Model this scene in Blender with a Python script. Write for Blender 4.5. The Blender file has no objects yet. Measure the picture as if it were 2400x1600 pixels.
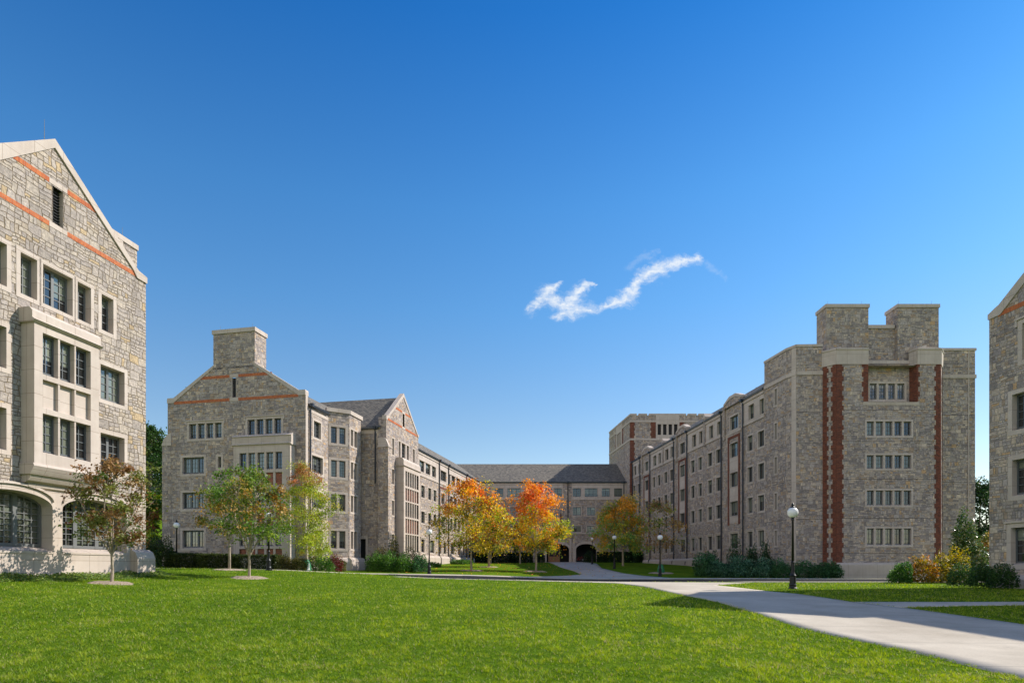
import bpy, math, random
import numpy as np
from mathutils import Matrix, Vector
random.seed(7)
SC = bpy.context.scene
COL = SC.collection
# ------------------------------------------------------------------ camera, sky, sun, exposure
F, CX, HY, EYE = 1450.0, 1200.0, 1330.0, 1.5
cam = bpy.data.cameras.new("camera"); camo = bpy.data.objects.new("camera", cam); COL.objects.link(camo)
camo.location = (0, 0, EYE); camo.rotation_euler = (math.radians(90), 0, 0)
cam.sensor_width = 36; cam.lens = 36*F/2400; cam.shift_y = (HY-800)/2400
cam.clip_start = .1; cam.clip_end = 5000
SC.camera = camo
SUN_AZ, SUN_EL = math.radians(19), math.radians(38.5)      # azimuth from +X towards +Y
sd = Vector((math.cos(SUN_AZ)*math.cos(SUN_EL), math.sin(SUN_AZ)*math.cos(SUN_EL), math.sin(SUN_EL)))
sl = bpy.data.lights.new("sun", 'SUN'); sl.energy = 3.9; sl.angle = math.radians(.5); sl.color = (1, .93, .83)
so = bpy.data.objects.new("sun", sl); COL.objects.link(so)
so.rotation_euler = (-sd).to_track_quat('-Z', 'Y').to_euler()
SC.view_settings.view_transform = 'Standard'; SC.view_settings.look = 'None'
SC.view_settings.exposure = 0.72; SC.view_settings.gamma = 1
world = bpy.data.worlds.new("World"); SC.world = world; world.use_nodes = True

def N(nt, typ, **kw):
    n = nt.nodes.new(typ)
    for k, v in kw.items():
        if k.startswith('i_'): n.inputs[k[2:].replace('_', ' ')].default_value = v
        else: setattr(n, k, v)
    return n
def lk(nt, a, b): nt.links.new(a, b)
def setin(nt, inp, v):
    if hasattr(v, 'is_output') or isinstance(v, bpy.types.NodeSocket): nt.links.new(v, inp)
    else: inp.default_value = v
def M(nt, op, a, b=None, c=None, clamp=False):
    n = nt.nodes.new('ShaderNodeMath'); n.operation = op; n.use_clamp = clamp
    for i, v in enumerate((a, b, c)):
        if v is not None: setin(nt, n.inputs[i], v)
    return n.outputs[0]
def VM(nt, op, a, b=None, out=0):
    n = nt.nodes.new('ShaderNodeVectorMath'); n.operation = op
    setin(nt, n.inputs[0], a)
    if b is not None:
        if op == 'SCALE': setin(nt, n.inputs['Scale'], b)
        else: setin(nt, n.inputs[1], b)
    return n.outputs[out]
def SM(nt, v, a, b):          # smoothstep a..b
    n = nt.nodes.new('ShaderNodeMapRange'); n.interpolation_type = 'SMOOTHSTEP'
    setin(nt, n.inputs['Value'], v); n.inputs['From Min'].default_value = a; n.inputs['From Max'].default_value = b
    return n.outputs[0]
def MIX(nt, f, a, b, mode='MIX'):
    n = nt.nodes.new('ShaderNodeMix'); n.data_type = 'RGBA'; n.blend_type = mode
    setin(nt, n.inputs[0], f); setin(nt, n.inputs[6], a); setin(nt, n.inputs[7], b)
    return n.outputs[2]
def RAMP(nt, f, stops, mode='LINEAR'):
    n = nt.nodes.new('ShaderNodeValToRGB'); cr = n.color_ramp; cr.interpolation = mode
    while len(cr.elements) < len(stops): cr.elements.new(.5)
    for e, (p, c) in zip(cr.elements, stops): e.position = p; e.color = (*c, 1) if len(c) == 3 else c
    setin(nt, n.inputs[0], f); return n.outputs[0]
def NOISE(nt, vec, scale, detail=3, rough=.5, out=0, dims='3D'):
    n = nt.nodes.new('ShaderNodeTexNoise'); n.noise_dimensions = dims
    if vec is not None: setin(nt, n.inputs['Vector'], vec)
    n.inputs['Scale'].default_value = scale; n.inputs['Detail'].default_value = detail; n.inputs['Roughness'].default_value = rough
    return n.outputs[out]

# sky: Nishita with a small torn cloud at its own direction in the sky
nt = world.node_tree; nt.nodes.clear()
sky = N(nt, 'ShaderNodeTexSky', sky_type='NISHITA', sun_disc=False, sun_elevation=SUN_EL,
        sun_rotation=math.pi/2 - SUN_AZ, air_density=1.0, dust_density=.35, ozone_density=3.0, altitude=300)
tc = N(nt, 'ShaderNodeTexCoord')
sx = N(nt, 'ShaderNodeSeparateXYZ'); lk(nt, tc.outputs['Generated'], sx.inputs[0])
ysafe = M(nt, 'MAXIMUM', sx.outputs[1], .01)
cb = N(nt, 'ShaderNodeCombineXYZ')
lk(nt, M(nt, 'DIVIDE', sx.outputs[0], ysafe), cb.inputs[0]); lk(nt, M(nt, 'DIVIDE', sx.outputs[2], ysafe), cb.inputs[1])
P = cb.outputs[0]
wv = NOISE(nt, P, 20, 7, .66, out=1)
wv = VM(nt, 'SUBTRACT', wv, (.5, .5, .5)); P2 = VM(nt, 'ADD', P, VM(nt, 'SCALE', wv, .042))
def cl(x, y): return ((1220+x/4.704-CX)/F, (HY-(560+y/4.704))/F, 0)
chain = [((130,790),40,(260,640),70),((260,640),70,(430,490),26),((280,660),50,(500,700),60),((400,840),45,(520,760),75),((520,760),80,(640,590),60),((640,590),60,(720,530),38),
         ((720,530),38,(850,495),14),((480,770),75,(680,780),60),((680,780),60,(950,735),30),((950,735),34,(1130,660),58),((1130,660),55,(1240,560),44),
         ((1240,560),40,(1330,430),50),((1330,430),55,(1500,330),85),((1500,330),90,(1600,310),55),((1600,310),50,(1800,270),38),((1800,270),40,(1960,215),48)]
dmin = None
for a, ra, b, rb in chain:
    A3, B3 = Vector(cl(*a)), Vector(cl(*b)); d = B3-A3
    pa = VM(nt, 'SUBTRACT', P2, tuple(A3))
    h = M(nt, 'MULTIPLY', VM(nt, 'DOT_PRODUCT', pa, tuple(d), out=1), 1/d.length_squared, clamp=True)
    dist = VM(nt, 'LENGTH', VM(nt, 'SUBTRACT', pa, VM(nt, 'SCALE', tuple(d), h)), out=1)
    r = M(nt, 'MULTIPLY_ADD', h, 1.0*(rb-ra)/4.704/F, 1.0*ra/4.704/F)
    q = M(nt, 'DIVIDE', dist, r)
    dmin = q if dmin is None else M(nt, 'MINIMUM', dmin, q)
streak = N(nt, 'ShaderNodeMapping'); streak.inputs['Rotation'].default_value = (0, 0, -.75); streak.inputs['Scale'].default_value = (1, 2.6, 1)
lk(nt, P2, streak.inputs[0])
fine = NOISE(nt, streak.outputs[0], 55, 8, .68)
den = M(nt, 'ADD', dmin, M(nt, 'MULTIPLY', M(nt, 'SUBTRACT', fine, .5), 3.4))
calpha = M(nt, 'MULTIPLY', M(nt, 'POWER', M(nt, 'SUBTRACT', 1, SM(nt, den, -.7, 2.1)), 1.25), 1.05, clamp=True)
for a, b, r in (((1190,320),(1380,185),30), ((2070,270),(2270,430),26), ((1380,170),(1540,150),14)):      # faint wisps beside it
    A3, B3 = Vector(cl(*a)), Vector(cl(*b)); d = B3-A3; pa = VM(nt, 'SUBTRACT', P2, tuple(A3))
    h = M(nt, 'MULTIPLY', VM(nt, 'DOT_PRODUCT', pa, tuple(d), out=1), 1/d.length_squared, clamp=True)
    q = M(nt, 'DIVIDE', VM(nt, 'LENGTH', VM(nt, 'SUBTRACT', pa, VM(nt, 'SCALE', tuple(d), h)), out=1), r/4.704/F)
    q = M(nt, 'ADD', q, M(nt, 'MULTIPLY', M(nt, 'SUBTRACT', fine, .5), 4.0))
    calpha = M(nt, 'MAXIMUM', calpha, M(nt, 'MULTIPLY', M(nt, 'SUBTRACT', 1, SM(nt, q, -.4, 2.2)), .13))
bg1 = N(nt, 'ShaderNodeBackground'); bg1.inputs[1].default_value = .1
# deepen the blue a little, as a clear autumn sky
grade = RAMP(nt, sx.outputs[2], [(0, (.60, .50, .42)), (.08, (.56, .49, .42)), (.22, (.42, .46, .455)), (.38, (.27, .46, .54)), (.5, (.19, .43, .56)), (.67, (.06, .31, .53)), (1, (.05, .27, .48))])
grade = VM(nt, 'SCALE', grade, 2.1)
skyc = VM(nt, 'MULTIPLY', sky.outputs[0], grade)
# unseen bright clouds added behind and left of the viewpoint to lift shaded walls
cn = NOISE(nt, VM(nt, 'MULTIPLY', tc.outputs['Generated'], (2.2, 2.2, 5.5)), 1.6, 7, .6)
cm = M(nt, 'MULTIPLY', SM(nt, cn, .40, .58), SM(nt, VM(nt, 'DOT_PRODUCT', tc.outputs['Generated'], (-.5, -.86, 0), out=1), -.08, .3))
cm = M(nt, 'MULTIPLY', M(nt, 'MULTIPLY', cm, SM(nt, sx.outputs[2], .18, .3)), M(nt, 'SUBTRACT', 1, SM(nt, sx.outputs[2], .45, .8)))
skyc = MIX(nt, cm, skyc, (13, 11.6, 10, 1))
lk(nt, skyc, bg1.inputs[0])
bg2 = N(nt, 'ShaderNodeBackground'); bg2.inputs[0].default_value = (.9, .95, 1, 1); bg2.inputs[1].default_value = .6
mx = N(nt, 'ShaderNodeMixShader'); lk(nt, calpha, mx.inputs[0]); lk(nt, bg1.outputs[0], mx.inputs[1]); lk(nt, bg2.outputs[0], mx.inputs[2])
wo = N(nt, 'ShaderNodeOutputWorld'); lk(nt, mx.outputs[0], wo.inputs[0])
SC.cycles.max_bounces = 6; SC.cycles.diffuse_bounces = 3; SC.cycles.glossy_bounces = 2; SC.cycles.transmission_bounces = 3
SC.cycles.transparent_max_bounces = 4

# ------------------------------------------------------------------ materials
MATS = {}
def mat(name, build=None, col=None, rough=.8, metal=0., spec=.4):
    m = bpy.data.materials.new(name); m.use_nodes = True; t = m.node_tree; b = t.nodes['Principled BSDF']
    b.inputs['Roughness'].default_value = rough; b.inputs['Metallic'].default_value = metal
    b.inputs['Specular IOR Level'].default_value = spec
    if col: b.inputs['Base Color'].default_value = (*col, 1)
    if build: build(t, b)
    MATS[name] = m; return m
def bump(t, b, h, dist, strength=1.):
    n = t.nodes.new('ShaderNodeBump'); n.inputs['Distance'].default_value = dist; n.inputs['Strength'].default_value = strength
    t.links.new(h, n.inputs['Height']); t.links.new(n.outputs[0], b.inputs['Normal'])
def uvn(t):
    n = t.nodes.new('ShaderNodeUVMap'); n.uv_map = 'uv'; return n.outputs[0]
def WN(t, x, y=0., z=0.):
    c = t.nodes.new('ShaderNodeCombineXYZ'); setin(t, c.inputs[0], x); setin(t, c.inputs[1], y); setin(t, c.inputs[2], z)
    n = t.nodes.new('ShaderNodeTexWhiteNoise'); n.noise_dimensions = '3D'; t.links.new(c.outputs[0], n.inputs[0]); return n.outputs[0]

def stone_build(Wb=.80, Hb=.56, warp=.07, dist=.035, stops=None, mortar=(.40, .36, .31), tint=(1.07, 1., .95)):
    def f(t, b):
        uv = uvn(t)
        w = VM(t, 'SUBTRACT', NOISE(t, uv, 1.7, 2, .5, out=1), (.5, .5, .5))
        uv2 = VM(t, 'ADD', uv, VM(t, 'SCALE', w, warp*2))
        s = t.nodes.new('ShaderNodeSeparateXYZ'); t.links.new(uv2, s.inputs[0])
        v = M(t, 'DIVIDE', s.outputs[1], Hb); j = M(t, 'FLOOR', v); fv = M(t, 'FRACT', v)
        x = M(t, 'ADD', M(t, 'DIVIDE', s.outputs[0], Wb), M(t, 'MULTIPLY', WN(t, j, 3.3), 9.7)); i = M(t, 'FLOOR', x); fx = M(t, 'FRACT', x)
        nr = M(t, 'ADD', M(t, 'FLOOR', M(t, 'MULTIPLY', WN(t, i, j, 1.), 2.7)), 1)
        fvn = M(t, 'MULTIPLY', fv, nr); k = M(t, 'FLOOR', fvn); fv2 = M(t, 'FRACT', fvn)
        nc = M(t, 'ADD', M(t, 'FLOOR', M(t, 'MULTIPLY', WN(t, i, j, M(t, 'ADD', k, 20)), 2.5)), 1)
        sk = M(t, 'POWER', fx, M(t, 'MULTIPLY_ADD', WN(t, i, j, M(t, 'ADD', k, 40)), .7, .65))
        fxn = M(t, 'MULTIPLY', sk, nc); m_ = M(t, 'FLOOR', fxn); fx2 = M(t, 'FRACT', fxn)
        key = M(t, 'MULTIPLY_ADD', m_, 10, k)
        idv = WN(t, i, j, key); id2 = WN(t, i, j, M(t, 'ADD', key, 77.5))
        dx = M(t, 'MULTIPLY', M(t, 'MINIMUM', fx2, M(t, 'SUBTRACT', 1, fx2)), M(t, 'DIVIDE', Wb, nc))
        dy = M(t, 'MULTIPLY', M(t, 'MINIMUM', fv2, M(t, 'SUBTRACT', 1, fv2)), M(t, 'DIVIDE', Hb, nr))
        dd = M(t, 'ADD', M(t, 'MINIMUM', dx, dy), M(t, 'MULTIPLY', M(t, 'SUBTRACT', NOISE(t, uv, 14, 2), .5), .022))
        e = SM(t, dd, .002, .018)
        c = RAMP(t, idv, stops or [(0, (.25, .235, .235)), (.14, (.40, .365, .335)), (.28, (.455, .41, .365)), (.42, (.30, .28, .28)), (.56, (.50, .435, .36)),
                                   (.64, (.36, .295, .235)), (.72, (.42, .395, .385)), (.90, (.57, .51, .43)), (.94, (.32, .30, .31)), (.975, (.50, .36, .22))], 'CONSTANT')
        n1 = NOISE(t, uv, 8, 6, .68)
        c = MIX(t, .8, c, RAMP(t, n1, [(.3, (.50, .50, .52)), (.7, (1.42, 1.38, 1.32))]), 'MULTIPLY')
        c = MIX(t, e, (*mortar, 1), c)
        st = NOISE(t, uv, .35, 3)
        c = MIX(t, .5, c, RAMP(t, st, [(.3, (.78, .78, .80)), (.7, (1.14, 1.12, 1.08))]), 'MULTIPLY')
        sm = t.nodes.new('ShaderNodeMapping'); sm.inputs['Scale'].default_value = (1.6, .18, 1); t.links.new(uv, sm.inputs[0])
        c = MIX(t, .45, c, RAMP(t, NOISE(t, sm.outputs[0], 1, 5, .6), [(.36, (.74, .73, .72)), (.55, (1.03, 1.03, 1.03))]), 'MULTIPLY')
        c = MIX(t, 1, c, (*tint, 1), 'MULTIPLY')
        t.links.new(c, b.inputs['Base Color'])
        hgt = M(t, 'ADD', M(t, 'MULTIPLY', e, M(t, 'MULTIPLY_ADD', id2, .6, .45)), M(t, 'MULTIPLY', NOISE(t, uv, 9, 4, .6), .55))
        bump(t, b, hgt, dist)
    return f
mat('stone', stone_build(Wb=.44, Hb=.32, warp=.07, mortar=(.37, .335, .295)), rough=.9, spec=.2)
mat('stone_near', stone_build(Wb=.54, Hb=.38, warp=.11, dist=.07, mortar=(.27, .22, .155),
    stops=[(0, (.32, .30, .28)), (.16, (.39, .365, .34)), (.34, (.345, .325, .31)), (.52, (.42, .39, .345)), (.78, (.37, .335, .285)), (.84, (.41, .385, .36)), (.96, (.42, .345, .23))]), rough=.9, spec=.25)
def lime(t, b):
    uv = uvn(t)
    c = RAMP(t, NOISE(t, uv, 1.1, 5, .6), [(.3, (.49, .41, .352)), (.7, (.58, .50, .437))])
    br = t.nodes.new('ShaderNodeTexBrick'); t.links.new(uv, br.inputs[0]); br.offset = 0; br.squash = 1
    br.inputs['Scale'].default_value = 1; br.inputs['Brick Width'].default_value = 1.25; br.inputs['Row Height'].default_value = .9
    br.inputs['Mortar Size'].default_value = .009; br.inputs['Color1'].default_value = (1, 1, 1, 1); br.inputs['Color2'].default_value = (.93, .93, .92, 1); br.inputs['Mortar'].default_value = (.55, .5, .45, 1)
    c = MIX(t, 1, c, br.outputs[0], 'MULTIPLY')
    st = t.nodes.new('ShaderNodeMapping'); st.inputs['Scale'].default_value = (5, .35, 1); t.links.new(uv, st.inputs[0])
    c = MIX(t, .35, c, RAMP(t, NOISE(t, st.outputs[0], 1, 4), [(.35, (.8, .79, .77)), (.65, (1, 1, 1))]), 'MULTIPLY')
    t.links.new(c, b.inputs['Base Color']); bump(t, b, NOISE(t, uv, 30, 3), .004)
mat('limestone', lime, rough=.85, spec=.3)
def brick(t, b):
    uv = uvn(t)
    br = t.nodes.new('ShaderNodeTexBrick'); t.links.new(uv, br.inputs[0])
    br.inputs['Scale'].default_value = 1; br.inputs['Brick Width'].default_value = .21; br.inputs['Row Height'].default_value = .075
    br.inputs['Mortar Size'].default_value = .006; br.inputs['Color1'].default_value = (.23, .068, .037, 1); br.inputs['Color2'].default_value = (.10, .037, .026, 1); br.inputs['Mortar'].default_value = (.17, .12, .095, 1)
    c = MIX(t, .6, br.outputs[0], RAMP(t, NOISE(t, uv, 3, 3), [(.3, (.75, .75, .75)), (.7, (1.25, 1.2, 1.15))]), 'MULTIPLY')
    t.links.new(c, b.inputs['Base Color']); bump(t, b, M(t, 'SUBTRACT', 1, br.outputs[1]), .006)
mat('brick', brick, rough=.9, spec=.2)
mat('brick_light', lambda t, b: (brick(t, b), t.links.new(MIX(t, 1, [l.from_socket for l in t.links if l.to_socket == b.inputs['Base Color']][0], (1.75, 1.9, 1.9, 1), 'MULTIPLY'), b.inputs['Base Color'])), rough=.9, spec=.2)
def soldier(t, b):
    uv = uvn(t)
    br = t.nodes.new('ShaderNodeTexBrick'); t.links.new(uv, br.inputs[0]); br.offset = 0
    br.inputs['Scale'].default_value = 1; br.inputs['Brick Width'].default_value = .085; br.inputs['Row Height'].default_value = .4
    br.inputs['Mortar Size'].default_value = .006; br.inputs['Color1'].default_value = (.52, .16, .055, 1); br.inputs['Color2'].default_value = (.36, .09, .04, 1); br.inputs['Mortar'].default_value = (.40, .20, .12, 1)
    t.links.new(br.outputs[0], b.inputs['Base Color'])
mat('soldier_brick', soldier, rough=.9, spec=.2)
def shingle(t, b):
    uv = uvn(t)
    br = t.nodes.new('ShaderNodeTexBrick'); t.links.new(uv, br.inputs[0])
    br.inputs['Scale'].default_value = 1; br.inputs['Brick Width'].default_value = .30; br.inputs['Row Height'].default_value = .17
    br.inputs['Mortar Size'].default_value = .012; br.inputs['Color1'].default_value = (.25, .225, .19, 1); br.inputs['Color2'].default_value = (.12, .115, .11, 1); br.inputs['Mortar'].default_value = (.05, .05, .05, 1)
    c = MIX(t, .9, br.outputs[0], RAMP(t, NOISE(t, uv, 2.2, 5, .7), [(.25, (.6, .6, .62)), (.75, (1.4, 1.35, 1.25))]), 'MULTIPLY')
    t.links.new(c, b.inputs['Base Color']); bump(t, b, M(t, 'SUBTRACT', 1, br.outputs[1]), .015)
mat('shingle', shingle, rough=.9, spec=.2)
mat('dark_metal', col=(.035, .042, .055), rough=.4, metal=.3)
mat('gutter_metal', col=(.10, .12, .15), rough=.35, metal=.6)
mat('window_frame', col=(.10, .11, .115), rough=.5)
mat('window_frame_grey', col=(.15, .155, .155), rough=.5)
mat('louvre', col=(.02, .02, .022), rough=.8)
mat('black_iron', col=(.006, .006, .007), rough=.42, spec=.4)
mat('globe_glass', col=(.82, .81, .78), rough=.25)
mat('wood', lambda t, b: t.links.new(RAMP(t, NOISE(t, uvn(t), 6, 3), [(.3, (.19, .085, .035)), (.7, (.30, .14, .06))]), b.inputs['Base Color']), rough=.45)
mat('bronze', col=(.42, .22, .13), rough=.5, metal=.2)
mat('tag_green', col=(.02, .16, .07), rough=.5)
mat('paint_red', col=(.3, .02, .02), rough=.4); mat('paint_white', col=(.7, .7, .7), rough=.4); mat('rubber', col=(.015, .015, .015), rough=.8)
mat('car_paint', col=(.45, .55, .7), rough=.2, spec=.7)
def pane(t, b):
    uv = uvn(t); s = t.nodes.new('ShaderNodeSeparateXYZ'); t.links.new(uv, s.inputs[0])
    cell = M(t, 'FLOOR', s.outputs[0]); oi = t.nodes.new('ShaderNodeObjectInfo').outputs['Random']
    r = WN(t, cell, oi, 5.); r2 = WN(t, cell, oi, 9.); r3 = WN(t, oi, 4.4, 2.)
    fv = s.outputs[1]
    blind = M(t, 'MULTIPLY', M(t, 'GREATER_THAN', fv, M(t, 'MULTIPLY_ADD', r3, 1.1, -.15)), M(t, 'GREATER_THAN', r2, .3))
    slat = M(t, 'MULTIPLY_ADD', M(t, 'SINE', M(t, 'MULTIPLY', fv, 150)), .12, .88)
    bc = MIX(t, r, (.10, .115, .085, 1), (.24, .26, .20, 1))
    c = MIX(t, blind, (.012, .014, .015, 1), MIX(t, 1, bc, slat, 'MULTIPLY'))
    t.links.new(c, b.inputs['Base Color'])
    b.inputs['Roughness'].default_value = .04; b.inputs['Specular IOR Level'].default_value = .8
    b.inputs['IOR'].default_value = 1.7
    b.inputs['Coat Weight'].default_value = .3; b.inputs['Coat Roughness'].default_value = .03
    bump(t, b, NOISE(t, VM(t, 'ADD', uv, (0, 0, 0)), 1.3, 2), .012)
mat('pane', pane)
def concrete(joint):
    def f(t, b):
        g = t.nodes.new('ShaderNodeNewGeometry').outputs['Position']
        c = RAMP(t, NOISE(t, g, .5, 6, .65), [(.3, (.45, .40, .325)), (.7, (.56, .50, .41))])
        c = MIX(t, .5, c, RAMP(t, NOISE(t, g, 40, 2), [(.35, (.85, .85, .85)), (.65, (1.1, 1.1, 1.1))]), 'MULTIPLY')
        if joint:
            mp = t.nodes.new('ShaderNodeMapping'); mp.inputs['Rotation'].default_value = (0, 0, .06); t.links.new(g, mp.inputs[0])
            s = t.nodes.new('ShaderNodeSeparateXYZ'); t.links.new(mp.outputs[0], s.inputs[0])
            fr = M(t, 'FRACT', M(t, 'DIVIDE', s.outputs[1], 2.4)); ln = M(t, 'MULTIPLY', M(t, 'LESS_THAN', fr, .009), .8)
            c = MIX(t, .6, c, RAMP(t, NOISE(t, g, .25, 6, .7), [(.35, (.82, .8, .78)), (.6, (1.04, 1.04, 1.04))]), 'MULTIPLY')
            c = MIX(t, SM(t, NOISE(t, g, 2.2, 4, .75), .62, .74), c, (.34, .30, .25, 1))
            c = MIX(t, ln, c, (.2, .19, .17, 1))
        t.links.new(c, b.inputs['Base Color'])
    return f
mat('concrete', concrete(True), rough=1., spec=.04); mat('kerb_concrete', concrete(False), rough=1., spec=.04)
mat('asphalt', lambda t, b: t.links.new(RAMP(t, NOISE(t, None, 30, 3), [(.3, (.022, .022, .024)), (.7, (.036, .036, .038))]), b.inputs['Base Color']), rough=1., spec=.03)
def lawn(t, b):
    g = t.nodes.new('ShaderNodeNewGeometry').outputs['Position']
    c = RAMP(t, NOISE(t, g, .55, 5, .65), [(.28, (.065, .14, .008)), (.55, (.12, .205, .011)), (.75, (.19, .26, .02))])
    c = MIX(t, .9, c, RAMP(t, NOISE(t, g, 22, 4, .7), [(.3, (.45, .5, .4)), (.7, (1.5, 1.4, 1.3))]), 'MULTIPLY')
    t.links.new(c, b.inputs['Base Color']); bump(t, b, NOISE(t, g, 30, 4, .7), .06)
mat('lawn', lawn, rough=1., spec=.03)
def mulch(t, b):
    g = t.nodes.new('ShaderNodeNewGeometry').outputs['Position']
    t.links.new(RAMP(t, NOISE(t, g, 22, 4, .8), [(.35, (.22, .16, .11)), (.6, (.52, .42, .32))]), b.inputs['Base Color']); bump(t, b, NOISE(t, g, 40, 3, .8), .05)
mat('mulch', mulch, rough=1.)
def leafm(name, gloss=.35, trans=.35):
    def f(t, b):
        a = t.nodes.new('ShaderNodeAttribute'); a.attribute_name = 'Col'
        t.links.new(a.outputs[0], b.inputs['Base Color']); b.inputs['Roughness'].default_value = gloss+.15
        tr = t.nodes.new('ShaderNodeBsdfTranslucent'); hs = t.nodes.new('ShaderNodeHueSaturation'); hs.inputs['Value'].default_value = 1.25; hs.inputs['Saturation'].default_value = 1.1
        t.links.new(a.outputs[0], hs.inputs['Color']); t.links.new(hs.outputs[0], tr.inputs[0])
        mx = t.nodes.new('ShaderNodeMixShader'); mx.inputs[0].default_value = trans
        t.links.new(b.outputs[0], mx.inputs[1]); t.links.new(tr.outputs[0], mx.inputs[2])
        t.links.new(mx.outputs[0], t.nodes['Material Output'].inputs[0])
    return mat(name, f, spec=.35)
leafm('leaf', .35, .42); leafm('holly_leaf', .12, .15); leafm('grass_blade', .4, .45)
def bark(t, b):
    g = t.nodes.new('ShaderNodeTexCoord').outputs['Object']
    mp = t.nodes.new('ShaderNodeMapping'); mp.inputs['Scale'].default_value = (8, 8, 1.5); t.links.new(g, mp.inputs[0])
    t.links.new(RAMP(t, NOISE(t, mp.outputs[0], 3, 4), [(.3, (.20, .155, .11)), (.7, (.42, .35, .27))]), b.inputs['Base Color'])
mat('bark', bark, rough=.9)

# ------------------------------------------------------------------ mesh helpers
def newell(pts):
    n = Vector((0, 0, 0))
    for a, b in zip(pts, pts[1:]+pts[:1]): n += Vector(((a[1]-b[1])*(a[2]+b[2]), (a[2]-b[2])*(a[0]+b[0]), (a[0]-b[0])*(a[1]+b[1])))
    return n.normalized() if n.length > 1e-12 else Vector((0, 0, 1))
class MB:
    def __init__(s): s.v = []; s.f = []; s.uv = []
    def face(s, pts, uv=None):
        k = len(s.v); pts = [tuple(p) for p in pts]; s.v += pts; s.f.append(tuple(range(k, k+len(pts))))
        if uv is None:
            n = newell(pts)
            if abs(n.z) > .97: uv = [(p[0], p[1]) for p in pts]
            else:
                h = math.hypot(n.x, n.y); tx, ty = -n.y/h, n.x/h
                if abs(n.z) < .1: uv = [(p[0]*tx+p[1]*ty, p[2]) for p in pts]
                else:
                    up = n.cross(Vector((tx, ty, 0)))
                    uv = [(p[0]*tx+p[1]*ty, up.dot(Vector(p))) for p in pts]
        s.uv += uv
    def box8(s, c):      # c: 8 corners, bottom 0-3 ccw, top 4-7
        for q in ((3,2,1,0),(4,5,6,7),(0,1,5,4),(1,2,6,5),(2,3,7,6),(3,0,4,7)): s.face([c[i] for i in q])
    def abox(s, x0, x1, y0, y1, z0, z1):
        s.box8([(x0,y0,z0),(x1,y0,z0),(x1,y1,z0),(x0,y1,z0),(x0,y0,z1),(x1,y0,z1),(x1,y1,z1),(x0,y1,z1)])
    def tube(s, pts, rad, n=8, cap=True):
        rings = []
        for i, p in enumerate(pts):
            p = Vector(p); d = (Vector(pts[min(i+1, len(pts)-1)])-Vector(pts[max(i-1, 0)])).normalized()
            a = d.orthogonal().normalized() if abs(d.z) < .99 else Vector((1, 0, 0)); b = d.cross(a)
            r = rad[i] if isinstance(rad, (list, tuple)) else rad
            rings.append([p+(a*math.cos(2*math.pi*k/n)+b*math.sin(2*math.pi*k/n))*r for k in range(n)])
        for A, B in zip(rings, rings[1:]):
            for k in range(n): s.face([A[k], A[(k+1) % n], B[(k+1) % n], B[k]])
        if cap: s.face(rings[0][::-1]); s.face(rings[-1])
    def lathe(s, c, prof, n=16):
        R = [[(c[0]+r*math.cos(2*math.pi*k/n), c[1]+r*math.sin(2*math.pi*k/n), c[2]+z) for k in range(n)] for r, z in prof]
        for A, B in zip(R, R[1:]):
            for k in range(n): s.face([A[k], A[(k+1) % n], B[(k+1) % n], B[k]])
        if prof[0][0] > .001: s.face(R[0][::-1])
        if prof[-1][0] > .001: s.face(R[-1])
def mk(name, mb, m, parent=None, label=None, smooth=False, weld=False):
    me = bpy.data.meshes.new(name); me.from_pydata(mb.v, [], mb.f)
    ul = me.uv_layers.new(name='uv'); ul.data.foreach_set('uv', np.array(mb.uv, dtype=np.float32).ravel())
    me.materials.append(MATS[m]); me.update()
    if smooth or weld:
        import bmesh
        bm = bmesh.new(); bm.from_mesh(me); bmesh.ops.remove_doubles(bm, verts=bm.verts, dist=1e-4); bm.to_mesh(me); bm.free()
    if smooth: me.polygons.foreach_set('use_smooth', [True]*len(me.polygons))
    o = bpy.data.objects.new(name, me); COL.objects.link(o)
    if parent is not None: adopt(o, parent)
    if label: o['label'] = label
    return o
def adopt(o, parent):
    o.parent = parent; o.matrix_parent_inverse = Matrix.Translation(-root_loc(parent))
def root_loc(p):
    v = Vector(p.location)
    while p.parent: p = p.parent; v = Vector(p.location)
    return v
def empty(name, loc, label, cat, group=None):
    e = bpy.data.objects.new(name, None); e.location = loc; e.empty_display_size = .2; COL.objects.link(e)
    return tag(e, label, cat, group)
def tag(o, label, cat, group=None, kind=None):
    o['label'] = label; o['category'] = cat
    if group: o['group'] = group
    if kind: o['kind'] = kind
    return o
# parts of parts must not apply the root offset twice
def sub(o, parent):
    o.parent = parent; o.matrix_parent_inverse = Matrix.Identity(4); return o
def np_mesh(name, V, Q, m, cols=None, smooth=False):
    me = bpy.data.meshes.new(name); V = np.asarray(V, np.float32); Q = np.asarray(Q, np.int32); k = Q.shape[1]
    me.vertices.add(len(V)); me.vertices.foreach_set('co', V.ravel())
    me.loops.add(Q.size); me.loops.foreach_set('vertex_index', Q.ravel())
    me.polygons.add(len(Q)); me.polygons.foreach_set('loop_start', np.arange(0, Q.size, k, dtype=np.int32))
    if cols is not None:
        ca = me.color_attributes.new('Col', 'FLOAT_COLOR', 'POINT')
        ca.data.foreach_set('color', np.concatenate([cols, np.ones((len(cols), 1))], 1).astype(np.float32).ravel())
    me.materials.append(MATS[m])
    if smooth: me.polygons.foreach_set('use_smooth', np.ones(len(Q), bool))
    me.update(calc_edges=True); me.validate()
    o = bpy.data.objects.new(name, me); COL.objects.link(o); return o

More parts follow.
